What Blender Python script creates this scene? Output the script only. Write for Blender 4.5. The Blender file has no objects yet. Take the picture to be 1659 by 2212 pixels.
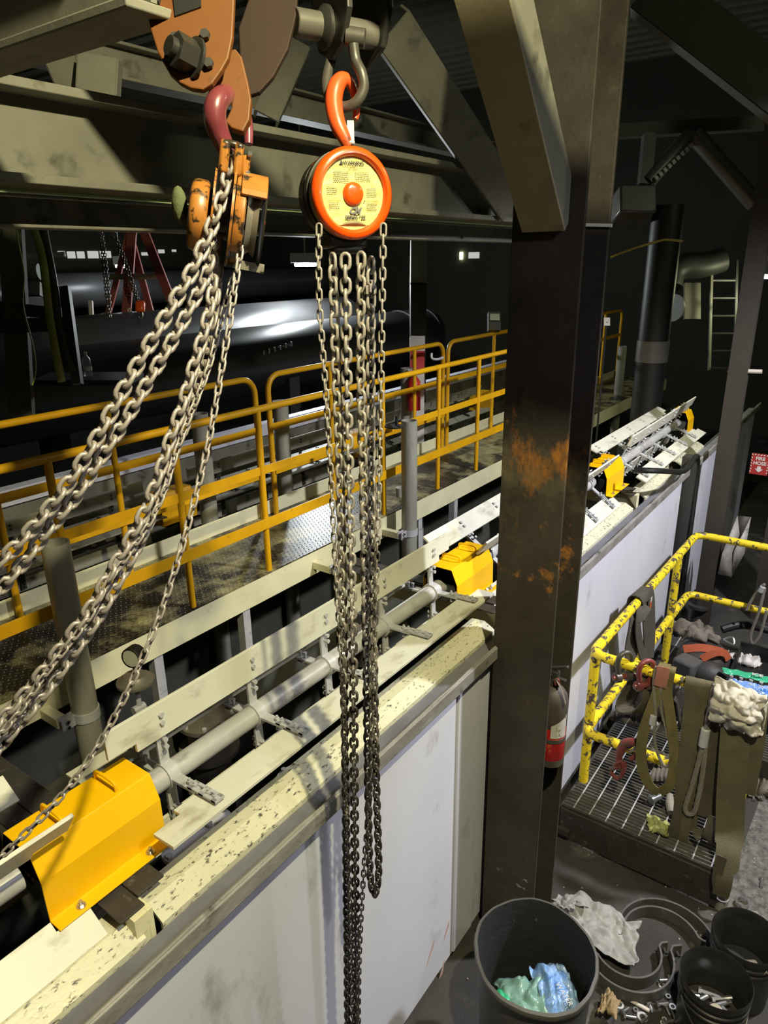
import bpy, bmesh, math, random
from mathutils import Vector, Matrix, Quaternion, noise
random.seed(7)
S = bpy.context.scene
COL = S.collection
V = Vector
PI = math.pi

# ---------------------------------------------------------------- camera
CAM_H = 3.4
RX = V((0.582, -0.813, -0.013)); RY = V((-0.279, -0.184, -0.942)); RZ = V((0.764, 0.552, -0.334))
RX.normalize(); RZ = (RZ - RX * RX.dot(RZ)).normalized(); RY = RZ.cross(RX)
FPX = 1522.25
cd = bpy.data.cameras.new('camera'); cam = bpy.data.objects.new('camera', cd); COL.objects.link(cam)
cd.sensor_width = 36; cd.sensor_fit = 'AUTO'; cd.lens = FPX * 36 / 2212
cd.clip_start = 0.05; cd.clip_end = 100
U, B = -RY, -RZ
cam.matrix_world = Matrix(((RX.x, U.x, B.x, 0), (RX.y, U.y, B.y, 0), (RX.z, U.z, B.z, CAM_H), (0, 0, 0, 1)))
S.camera = cam
S.view_settings.view_transform = 'Standard'; S.view_settings.look = 'None'
S.view_settings.gamma = 1; S.view_settings.use_curve_mapping = False
S.view_settings.exposure = 0.0

# ---------------------------------------------------------------- light
W = bpy.data.worlds.new('world'); S.world = W; W.use_nodes = True
W.node_tree.nodes['Background'].inputs[0].default_value = (0.20, 0.22, 0.13, 1)
W.node_tree.nodes['Background'].inputs[1].default_value = 0.035

def lamp(name, kind, loc, target, power, color, size=0.1, spot=None, blend=0.3, size_y=None):
    l = bpy.data.lights.new(name, kind); o = bpy.data.objects.new(name, l); COL.objects.link(o)
    o.location = loc; l.energy = power; l.color = color
    if kind == 'AREA':
        l.size = size
        if size_y: l.shape = 'RECTANGLE'; l.size_y = size_y
    else:
        l.shadow_soft_size = size
    if kind == 'SPOT': l.spot_size = math.radians(spot); l.spot_blend = blend
    if target is not None:
        o.rotation_euler = (V(target) - V(loc)).to_track_quat('-Z', 'Y').to_euler()
    return o
lamp('work_floodlight', 'SPOT', (0.67, -0.45, 5.0), (1.9, 2.1, 1.2), 600, (1.0, 0.92, 0.55), 0.04, 112, 0.5)
lamp('hoist_fill', 'SPOT', (0.20, -0.95, 3.75), (1.36, 1.08, 3.15), 14, (1.0, 0.93, 0.72), 0.04, 42, 0.9)  # added unseen fill that brightens the hoist and upper chains
lamp('bay_lamp_near', 'SPOT', (1.2, -1.6, 4.9), (2.5, 0.95, 0.4), 170, (0.93, 0.93, 1.0), 0.12, 85, 0.6)
lamp('ceiling_fill', 'POINT', (5.5, -2.5, 5.9), None, 90, (0.95, 1.0, 0.75), 0.3)  # added unseen fill to lift the dark ceiling area
lamp('bay_lamp_far', 'SPOT', (4.6, -1.3, 4.9), (4.9, 1.1, 0.8), 1100, (0.97, 0.97, 1.0), 0.10, 90, 0.6)

# ---------------------------------------------------------------- survey helpers: sight line from the camera to a known plane
CENTER = V((0, 0, CAM_H))
def ray(u, v): return RX * (u - 829.5) + RY * (v - 1106.0) + RZ * FPX
def onX(u, v, x): d = ray(u, v); return CENTER + d * (x / d.x)
def onY(u, v, y): d = ray(u, v); return CENTER + d * (y / d.y)
def onZ(u, v, z): d = ray(u, v); return CENTER + d * ((z - CAM_H) / d.z)
def atD(u, v, D): return CENTER + ray(u, v) * (D / FPX)
HEAD = V((1.381, 1.077, 0)).normalized()
def onR(u, v, r): d = ray(u, v); return CENTER + d * (r / d.dot(HEAD))

# ---------------------------------------------------------------- materials
MATS = {}
def mat(name, c1, rough=0.6, metal=0.0, c2=None, scale=6.0, amt=0.5, bump=0.0, bscale=None,
        stain=None, stain_scale=9.0, stain_lo=0.56, stain_hi=0.64, emit=None, trans=0.0, alpha=1.0, coat=0.0, stretch=None, spec=None):
    m = bpy.data.materials.new(name); m.use_nodes = True
    nt = m.node_tree; N = nt.nodes; L = nt.links
    b = N['Principled BSDF']
    b.inputs['Roughness'].default_value = rough; b.inputs['Metallic'].default_value = metal
    if spec is not None: b.inputs['Specular IOR Level'].default_value = spec
    tc = N.new('ShaderNodeTexCoord'); co = tc.outputs['Object']
    if stretch:
        mp = N.new('ShaderNodeMapping'); mp.inputs['Scale'].default_value = stretch
        L.new(co, mp.inputs['Vector']); co = mp.outputs['Vector']
    def noise_(sc, det=5.0):
        n = N.new('ShaderNodeTexNoise'); n.inputs['Scale'].default_value = sc; n.inputs['Detail'].default_value = det
        n.inputs['Roughness'].default_value = 0.62
        L.new(co, n.inputs['Vector']); return n.outputs['Fac']
    col = None
    if c2 is None: c2 = tuple(x * 0.7 for x in c1)
    n1 = noise_(scale)
    r = N.new('ShaderNodeMapRange'); r.inputs['From Min'].default_value = 0.5 - amt * 0.5; r.inputs['From Max'].default_value = 0.5 + amt * 0.5
    L.new(n1, r.inputs['Value'])
    mx = N.new('ShaderNodeMix'); mx.data_type = 'RGBA'
    mx.inputs['A'].default_value = (*c2, 1); mx.inputs['B'].default_value = (*c1, 1)
    L.new(r.outputs['Result'], mx.inputs['Factor']); col = mx.outputs['Result']
    if stain:
        n2 = noise_(stain_scale, 8.0)
        r2 = N.new('ShaderNodeMapRange'); r2.inputs['From Min'].default_value = stain_lo; r2.inputs['From Max'].default_value = stain_hi
        L.new(n2, r2.inputs['Value'])
        m2 = N.new('ShaderNodeMix'); m2.data_type = 'RGBA'; m2.inputs['B'].default_value = (*stain, 1)
        L.new(col, m2.inputs['A']); L.new(r2.outputs['Result'], m2.inputs['Factor']); col = m2.outputs['Result']
    L.new(col, b.inputs['Base Color'])
    if bump:
        bn = N.new('ShaderNodeBump'); bn.inputs['Strength'].default_value = bump; bn.inputs['Distance'].default_value = 0.01
        L.new(noise_(bscale or scale * 4), bn.inputs['Height']); L.new(bn.outputs['Normal'], b.inputs['Normal'])
    if emit:
        b.inputs['Emission Color'].default_value = (*emit[:3], 1); b.inputs['Emission Strength'].default_value = emit[3]
    b.inputs['Transmission Weight'].default_value = trans; b.inputs['Alpha'].default_value = alpha
    b.inputs['Coat Weight'].default_value = coat
    MATS[name] = m; return m

mat('floor', (0.050, 0.045, 0.040), 0.75, c2=(0.020, 0.018, 0.016), scale=1.6, amt=0.35, bump=0.4, bscale=60, stain=(0.13, 0.12, 0.11), stain_scale=3.1, stain_lo=0.58, stain_hi=0.72)
mat('ceiling', (0.16, 0.16, 0.105), 0.8)
mat('dark_wall', (0.024, 0.026, 0.014), 0.8, scale=1.0)
mat('tank_white', (0.74, 0.745, 0.85), 0.42, c2=(0.64, 0.64, 0.73), scale=1.7, amt=0.5, stain=(0.36, 0.35, 0.36), stain_scale=4.6, stain_lo=0.585, stain_hi=0.76, stretch=(1.0, 1.0, 0.55))
mat('cream', (0.78, 0.74, 0.49), 0.5, c2=(0.64, 0.60, 0.38), scale=5, stain=(0.14, 0.12, 0.07), stain_scale=11, stain_lo=0.66, stain_hi=0.80, bump=0.15)
mat('cream_worn', (0.72, 0.69, 0.50), 0.4, c2=(0.58, 0.56, 0.42), scale=7, stain=(0.07, 0.06, 0.05), stain_scale=75, stain_lo=0.57, stain_hi=0.66, bump=0.2, stretch=(0.5, 1, 1))
mat('lip_gray', (0.36, 0.34, 0.32), 0.5, c2=(0.17, 0.16, 0.15), scale=8, stain=(0.05, 0.045, 0.04), stain_scale=11, stain_lo=0.57, stain_hi=0.70, bump=0.3, stretch=(0.6, 1, 1))
mat('board', (0.72, 0.71, 0.62), 0.45, c2=(0.62, 0.61, 0.52), scale=6, stain=(0.36, 0.33, 0.25), stain_scale=10, stain_lo=0.54, stain_hi=0.72, stretch=(0.5, 1, 1))
mat('guard_yellow', (0.95, 0.55, 0.0), 0.42, c2=(0.90, 0.47, 0.0), scale=4, stain=(0.22, 0.10, 0.01), stain_scale=17, stain_lo=0.70, stain_hi=0.78)
mat('rail_yellow', (0.80, 0.43, 0.005), 0.42, c2=(0.62, 0.30, 0.005), scale=5, stain=(0.10, 0.05, 0.01), stain_scale=16, stain_lo=0.66, stain_hi=0.74)
mat('rail_scratched', (0.88, 0.68, 0.02), 0.45, c2=(0.78, 0.57, 0.02), scale=7, stain=(0.10, 0.08, 0.06), stain_scale=24, stain_lo=0.54, stain_hi=0.565, bump=0.2)
mat('galv', (0.58, 0.58, 0.60), 0.45, 0.15, c2=(0.42, 0.42, 0.44), scale=12, stain=(0.12, 0.12, 0.12), stain_scale=18, stain_lo=0.60, stain_hi=0.75)
mat('shaft_gray', (0.56, 0.55, 0.54), 0.42, 0.1, c2=(0.36, 0.35, 0.34), scale=9, stain=(0.13, 0.12, 0.11), stain_scale=12, stain_lo=0.58, stain_hi=0.75, stretch=(0.5, 1, 1))
mat('steel_bright', (0.62, 0.62, 0.63), 0.28, 0.9, scale=20)
mat('steel_dark', (0.06, 0.058, 0.055), 0.5, 0.3, scale=9)
mat('black_plate', (0.055, 0.048, 0.043), 0.6, 0.1, c2=(0.03, 0.027, 0.025), scale=8, stain=(0.13, 0.115, 0.10), stain_scale=24, stain_lo=0.58, stain_hi=0.72, bump=0.3)
mat('black', (0.012, 0.012, 0.012), 0.5, scale=5)
mat('rubber', (0.05, 0.05, 0.05), 0.6)
mat('pipe_gray', (0.44, 0.43, 0.36), 0.38, 0.15, c2=(0.22, 0.215, 0.175), scale=7, stretch=(1, 1, 0.25))
mat('column', (0.016, 0.014, 0.010), 0.65, c2=(0.010, 0.009, 0.007), scale=3.0, bump=0.25, bscale=30, spec=0.2)
mat('column_plain', (0.050, 0.041, 0.033), 0.6, c2=(0.030, 0.025, 0.021), scale=3.0, bump=0.15, bscale=30)
mat('beam', (0.235, 0.225, 0.185), 0.6, c2=(0.145, 0.14, 0.11), scale=3.5, stain=(0.06, 0.055, 0.04), stain_scale=6, stain_lo=0.58, stain_hi=0.72, bump=0.15)
mat('beam_green_lit', (0.55, 0.66, 0.38), 0.6, c2=(0.45, 0.52, 0.30), scale=2)  # green light on this beam is painted into its colour
mat('brace_tan', (0.42, 0.36, 0.24), 0.6, c2=(0.30, 0.26, 0.17), scale=5, stain=(0.13, 0.07, 0.025), stain_scale=7, stain_lo=0.57, stain_hi=0.68, bump=0.2)
mat('beam_dark', (0.10, 0.10, 0.07), 0.7, scale=3)
mat('hoist_orange', (0.92, 0.090, 0.004), 0.28, c2=(0.84, 0.075, 0.004), scale=5, stain=(0.25, 0.03, 0.005), stain_scale=30, stain_lo=0.70, stain_hi=0.74, coat=0.4)
mat('hook_orange', (0.80, 0.105, 0.02), 0.35, c2=(0.68, 0.085, 0.018), scale=10, stain=(0.14, 0.035, 0.015), stain_scale=22, stain_lo=0.62, stain_hi=0.70, coat=0.3)
mat('hoist_dirty', (0.030, 0.026, 0.018), 0.42, c2=(0.014, 0.013, 0.010), scale=9, stain=(0.45, 0.05, 0.01), stain_scale=13, stain_lo=0.66, stain_hi=0.69)
mat('rim_dust', (0.26, 0.22, 0.10), 0.6, c2=(0.16, 0.13, 0.06), scale=25, stain=(0.8, 0.12, 0.01), stain_scale=18, stain_lo=0.60, stain_hi=0.66)
mat('label_yellow', (0.70, 0.63, 0.21), 0.45, c2=(0.58, 0.51, 0.16), scale=24, bump=0.9, bscale=16, stain=(0.30, 0.26, 0.10), stain_scale=34, stain_lo=0.66, stain_hi=0.74)
mat('ink', (0.05, 0.05, 0.045), 0.6)
mat('ink_gray', (0.16, 0.16, 0.15), 0.6)
mat('old_orange', (0.46, 0.19, 0.035), 0.35, c2=(0.30, 0.11, 0.02), scale=14, stain=(0.03, 0.02, 0.012), stain_scale=26, stain_lo=0.52, stain_hi=0.58)
mat('clamp_shaded', (0.028, 0.010, 0.004), 0.75, scale=6)  # rear clamp plate: shade from the front plate put into the colour
mat('clamp_orange', (0.17, 0.055, 0.003), 0.6, c2=(0.12, 0.037, 0.003), scale=6, stain=(0.06, 0.03, 0.012), stain_scale=9, stain_lo=0.62, stain_hi=0.7)
mat('hook_magenta', (0.20, 0.032, 0.055), 0.32, c2=(0.16, 0.038, 0.038), scale=16, stain=(0.30, 0.11, 0.03), stain_scale=14, stain_lo=0.60, stain_hi=0.68, coat=0.3)
mat('clamp_gray', (0.040, 0.038, 0.034), 0.42, 0.2, scale=8)
mat('shackle_steel', (0.11, 0.10, 0.085), 0.42, 0.3, c2=(0.065, 0.06, 0.052), scale=12)
mat('red_steel', (0.25, 0.04, 0.035), 0.4, c2=(0.15, 0.05, 0.045), scale=14, stain=(0.10, 0.075, 0.065), stain_scale=16, stain_lo=0.52, stain_hi=0.60)
mat('chain_dust', (0.43, 0.38, 0.345), 0.42, 0.3, c2=(0.30, 0.265, 0.25), scale=60)
mat('deck_dirty', (0.46, 0.41, 0.19), 0.36, c2=(0.12, 0.105, 0.055), scale=9, amt=0.4, stain=(0.014, 0.012, 0.009), stain_scale=3.2, stain_lo=0.45, stain_hi=0.56)
mat('web_olive', (0.135, 0.115, 0.065), 0.85, c2=(0.085, 0.072, 0.042), scale=9, bump=0.5, bscale=160)
mat('web_dark', (0.10, 0.085, 0.060), 0.85, c2=(0.058, 0.050, 0.036), scale=9, bump=0.5, bscale=160)
mat('web_green', (0.19, 0.155, 0.055), 0.8, c2=(0.11, 0.09, 0.035), scale=12, bump=0.5, bscale=160)
mat('pink_tag', (0.42, 0.17, 0.12), 0.7, c2=(0.30, 0.13, 0.10), scale=30)
mat('orange_tag', (0.75, 0.12, 0.04), 0.6)
mat('white_tag', (0.65, 0.63, 0.60), 0.6, stain=(0.2, 0.05, 0.03), stain_scale=40)
mat('wire_rope', (0.34, 0.31, 0.26), 0.42, 0.35, scale=40)
mat('rag_white', (0.58, 0.54, 0.47), 0.85, c2=(0.40, 0.37, 0.31), scale=12, stain=(0.12, 0.11, 0.09), stain_scale=16, stain_lo=0.62, stain_hi=0.72)
mat('sheet_gray', (0.36, 0.355, 0.35), 0.55, c2=(0.25, 0.25, 0.25), scale=7, bump=0.4, bscale=25)
mat('rag_green', (0.40, 0.42, 0.14), 0.85, c2=(0.25, 0.26, 0.10), scale=50)
mat('can_rubber', (0.105, 0.10, 0.093), 0.6, c2=(0.06, 0.058, 0.054), scale=6, bump=0.1)
mat('can_inside', (0.022, 0.024, 0.027), 0.75, c2=(0.012, 0.013, 0.015), scale=7, bump=0.5)
mat('bucket_black', (0.016, 0.016, 0.017), 0.33, c2=(0.030, 0.029, 0.028), scale=8, bump=0.05)
mat('film_clear', (0.55, 0.62, 0.66), 0.18, trans=0.55, alpha=0.55, c2=(0.4, 0.5, 0.52), scale=6)
mat('film_blue', (0.05, 0.24, 0.72), 0.22, c2=(0.42, 0.58, 0.85), scale=9, amt=0.35, coat=0.4)
mat('film_green', (0.02, 0.42, 0.18), 0.25, c2=(0.10, 0.55, 0.33), scale=9, coat=0.4)
mat('film_mint', (0.30, 0.52, 0.45), 0.25, c2=(0.20, 0.36, 0.33), scale=11, alpha=0.8, coat=0.4)
mat('plastic_clear', (0.62, 0.70, 0.76), 0.12, trans=0.6, alpha=0.7)
mat('extinguisher_red', (0.55, 0.02, 0.02), 0.4, c2=(0.45, 0.015, 0.015), scale=9, stain=(0.65, 0.11, 0.03), stain_scale=13, stain_lo=0.58, stain_hi=0.62)
mat('extinguisher_dusty', (0.085, 0.070, 0.060), 0.6, c2=(0.06, 0.05, 0.042), scale=8, stain=(0.25, 0.02, 0.02), stain_scale=8, stain_lo=0.66, stain_hi=0.72)
mat('sign_red', (0.42, 0.03, 0.03), 0.5)
mat('sign_white', (0.75, 0.70, 0.66), 0.5)
mat('ladder_red', (0.25, 0.055, 0.05), 0.55, c2=(0.17, 0.045, 0.04), scale=8)
mat('ladder_cream', (0.32, 0.30, 0.20), 0.6)
mat('roll_black', (0.040, 0.040, 0.041), 0.40, c2=(0.024, 0.024, 0.025), scale=3, stretch=(0.4, 1, 1))
mat('bag_black', (0.025, 0.025, 0.025), 0.55, c2=(0.05, 0.045, 0.04), scale=10, bump=0.3)
mat('bag_orange', (0.55, 0.12, 0.05), 0.7)
mat('leather_tan', (0.20, 0.17, 0.13), 0.75, c2=(0.13, 0.11, 0.09), scale=14, bump=0.4)
mat('block_gray', (0.105, 0.10, 0.095), 0.8, bump=0.5, bscale=40)
mat('cardboard', (0.42, 0.27, 0.14), 0.8)
mat('box_blue', (0.04, 0.11, 0.38), 0.5)
mat('paper_tan', (0.42, 0.30, 0.17), 0.8, bump=0.5, bscale=20)
mat('wood', (0.40, 0.36, 0.28), 0.7, scale=20)
mat('can_red', (0.5, 0.02, 0.03), 0.3, 0.3)
mat('aluminium', (0.65, 0.65, 0.66), 0.3, 0.9)
mat('lamp_white', (1, 1, 1), 0.4, emit=(0.9, 0.97, 1.0, 28))
mat('lamp_yellow', (1, 1, 0.8), 0.4, emit=(1.0, 1.0, 0.62, 26))
mat('lamp_case', (0.30, 0.32, 0.28), 0.5)
mat('white_pipe', (0.62, 0.56, 0.52), 0.5)
mat('insul', (0.22, 0.21, 0.19), 0.35, 0.5, c2=(0.15, 0.14, 0.13), scale=4)
mat('pole_lime', (0.42, 0.47, 0.13), 0.5, c2=(0.22, 0.26, 0.07), scale=9, stretch=(1, 1, 0.4))
mat('hose_yellow', (0.42, 0.33, 0.06), 0.5)
mat('gauge_face', (0.55, 0.55, 0.42), 0.3)
mat('bronze_gray', (0.27, 0.245, 0.20), 0.4, 0.4, scale=14)
mat('blue_handle', (0.03, 0.05, 0.25), 0.5)
mat('fiber_green', (0.12, 0.14, 0.06), 0.9, bump=0.6)
mat('box_olive', (0.24, 0.23, 0.19), 0.6)
mat('pale_sign', (0.60, 0.66, 0.60), 0.5)
mat('trough_gray', (0.20, 0.20, 0.235), 0.5, c2=(0.11, 0.11, 0.13), scale=4)
mat('pin_steel', (0.15, 0.14, 0.12), 0.4, 0.2, scale=10)
mat('grate_steel', (0.22, 0.21, 0.20), 0.5, 0.2, c2=(0.12, 0.115, 0.11), scale=14)
mat('panel_dim', (0.24, 0.23, 0.17), 0.6, c2=(0.12, 0.115, 0.085), scale=3, stain=(0.03, 0.027, 0.02), stain_scale=5, stain_lo=0.56, stain_hi=0.68)  # grimy panel tone, darkened in the colour for dim distant light
mat('board_dim', (0.36, 0.35, 0.27), 0.5, c2=(0.22, 0.21, 0.16), scale=4, stain=(0.05, 0.045, 0.035), stain_scale=7, stain_lo=0.58, stain_hi=0.70)  # shaded copy of board: far dimness put into the colour, plus grime
mat('clamp_band', (0.11, 0.105, 0.10), 0.6, c2=(0.06, 0.057, 0.055), scale=9, stain=(0.20, 0.19, 0.18), stain_scale=20, stain_lo=0.60, stain_hi=0.72)
mat('concrete_bare', (0.15, 0.145, 0.135), 0.8, c2=(0.05, 0.047, 0.043), scale=22, amt=0.3, stain=(0.25, 0.24, 0.225), stain_scale=60, stain_lo=0.60, stain_hi=0.68)
mat('pit_gray', (0.085, 0.085, 0.07), 0.6, c2=(0.045, 0.045, 0.038), scale=2)
mat('bowl_white', (0.42, 0.42, 0.36), 0.5)
mat('pink_bare', (0.62, 0.40, 0.34), 0.6)

# rust blooms, scraped paint and painted light at two heights on the big column
def column_marks():
    m = MATS['column']; nt = m.node_tree; N = nt.nodes; L = nt.links; b = N['Principled BSDF']
    tc = N.new('ShaderNodeTexCoord'); sp = N.new('ShaderNodeSeparateXYZ'); L.new(tc.outputs['Object'], sp.inputs[0])
    def layer(colr, scale, lo, hi, zc, zr, stretch=(1, 1, 1)):
        src = b.inputs['Base Color'].links[0].from_socket
        mp = N.new('ShaderNodeMapping'); mp.inputs['Scale'].default_value = stretch; L.new(tc.outputs['Object'], mp.inputs['Vector'])
        n = N.new('ShaderNodeTexNoise'); n.inputs['Scale'].default_value = scale; n.inputs['Detail'].default_value = 9; n.inputs['Roughness'].default_value = 0.7
        L.new(mp.outputs['Vector'], n.inputs['Vector'])
        d = N.new('ShaderNodeMath'); d.operation = 'SUBTRACT'; L.new(sp.outputs['Z'], d.inputs[0]); d.inputs[1].default_value = zc
        ab = N.new('ShaderNodeMath'); ab.operation = 'ABSOLUTE'; L.new(d.outputs[0], ab.inputs[0])
        fo = N.new('ShaderNodeMapRange'); fo.inputs['From Min'].default_value = 0; fo.inputs['From Max'].default_value = zr; fo.inputs['To Min'].default_value = 0.0; fo.inputs['To Max'].default_value = 0.22
        L.new(ab.outputs[0], fo.inputs['Value'])
        sb = N.new('ShaderNodeMath'); sb.operation = 'SUBTRACT'; L.new(n.outputs['Fac'], sb.inputs[0]); L.new(fo.outputs[0], sb.inputs[1])
        r = N.new('ShaderNodeMapRange'); r.inputs['From Min'].default_value = lo; r.inputs['From Max'].default_value = hi; L.new(sb.outputs[0], r.inputs['Value'])
        x = N.new('ShaderNodeMix'); x.data_type = 'RGBA'; x.inputs['B'].default_value = (*colr, 1); L.new(src, x.inputs['A']); L.new(r.outputs[0], x.inputs['Factor']); L.new(x.outputs['Result'], b.inputs['Base Color'])
    layer((0.080, 0.067, 0.056), 1.6, 0.05, 0.60, 0.30, 1.7)  # painted light in a dusty tone, paling the lower column
    layer((0.12, 0.10, 0.06), 5, 0.40, 0.65, 2.55, 0.42)
    layer((0.30, 0.12, 0.025), 10, 0.46, 0.62, 2.62, 0.36, (1, 1, 0.5))
    layer((0.34, 0.14, 0.03), 8, 0.50, 0.60, 2.12, 0.24)
    layer((0.30, 0.29, 0.27), 13, 0.60, 0.63, 0.45, 0.45, (1, 1.0, 2.2))
column_marks()
# chains: dusty upper links; lower links darkened by painted shade mixed with oily grime
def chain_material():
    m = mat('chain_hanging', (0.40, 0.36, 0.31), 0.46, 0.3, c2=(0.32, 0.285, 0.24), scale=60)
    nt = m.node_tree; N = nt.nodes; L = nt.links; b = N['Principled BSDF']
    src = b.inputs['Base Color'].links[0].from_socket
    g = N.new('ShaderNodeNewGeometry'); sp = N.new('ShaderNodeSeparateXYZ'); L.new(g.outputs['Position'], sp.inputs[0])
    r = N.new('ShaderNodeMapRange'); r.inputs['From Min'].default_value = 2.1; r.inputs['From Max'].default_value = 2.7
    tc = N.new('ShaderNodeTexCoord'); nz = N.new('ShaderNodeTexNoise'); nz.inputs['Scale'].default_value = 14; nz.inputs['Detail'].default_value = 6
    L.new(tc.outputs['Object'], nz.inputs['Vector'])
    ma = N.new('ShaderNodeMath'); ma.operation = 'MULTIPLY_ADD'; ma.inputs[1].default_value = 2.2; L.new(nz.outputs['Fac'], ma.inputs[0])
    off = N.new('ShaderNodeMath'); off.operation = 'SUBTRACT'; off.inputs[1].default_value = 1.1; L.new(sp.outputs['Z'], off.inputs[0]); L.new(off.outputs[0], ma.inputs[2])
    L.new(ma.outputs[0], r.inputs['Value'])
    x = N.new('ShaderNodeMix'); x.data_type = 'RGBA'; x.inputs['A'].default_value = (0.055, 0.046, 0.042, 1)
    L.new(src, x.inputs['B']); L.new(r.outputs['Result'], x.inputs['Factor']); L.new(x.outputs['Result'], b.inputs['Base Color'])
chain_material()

# diamond tread plate: raised lozenges in alternating directions, in the bump and as a faint colour tint
def tread_material():
    m = MATS['deck_dirty']; nt = m.node_tree; N = nt.nodes; L = nt.links; b = N['Principled BSDF']
    tc = N.new('ShaderNodeTexCoord'); mp = N.new('ShaderNodeMapping'); mp.inputs['Scale'].default_value = (34, 34, 34); mp.inputs['Rotation'].default_value = (0, 0, 0.6)
    L.new(tc.outputs['Object'], mp.inputs['Vector'])
    sp = N.new('ShaderNodeSeparateXYZ'); L.new(mp.outputs['Vector'], sp.inputs[0])
    def M(op, a, b_=None, c=None):
        n = N.new('ShaderNodeMath'); n.operation = op
        for i, s in enumerate((a, b_, c)):
            if s is None: continue
            if isinstance(s, (int, float)): n.inputs[i].default_value = s
            else: L.new(s, n.inputs[i])
        return n.outputs[0]
    x, y = sp.outputs['X'], sp.outputs['Y']
    par = M('MODULO', M('ADD', M('FLOOR', x), M('FLOOR', y)), 2.0); par = M('ABSOLUTE', par)
    fx = M('SUBTRACT', M('FRACT', x), 0.5); fy = M('SUBTRACT', M('FRACT', y), 0.5)
    fx2, fy2 = M('MULTIPLY', fx, fx), M('MULTIPLY', fy, fy)
    d1 = M('ADD', M('MULTIPLY', fx2, 4.5), M('MULTIPLY', fy2, 45.0)); d2 = M('ADD', M('MULTIPLY', fx2, 45.0), M('MULTIPLY', fy2, 4.5))
    d = M('ADD', M('MULTIPLY', d1, par), M('MULTIPLY', d2, M('SUBTRACT', 1.0, par)))
    h = M('MAXIMUM', M('SUBTRACT', 1.0, d), 0.0)
    bn = N.new('ShaderNodeBump'); bn.inputs['Strength'].default_value = 1.0; bn.inputs['Distance'].default_value = 0.006
    L.new(h, bn.inputs['Height']); L.new(bn.outputs['Normal'], b.inputs['Normal'])
    src = b.inputs['Base Color'].links[0].from_socket
    x2 = N.new('ShaderNodeMix'); x2.data_type = 'RGBA'; x2.inputs['B'].default_value = (0.30, 0.27, 0.15, 1)
    L.new(src, x2.inputs['A']); L.new(M('MULTIPLY', h, 0.22), x2.inputs['Factor']); L.new(x2.outputs['Result'], b.inputs['Base Color'])
tread_material()

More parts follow.
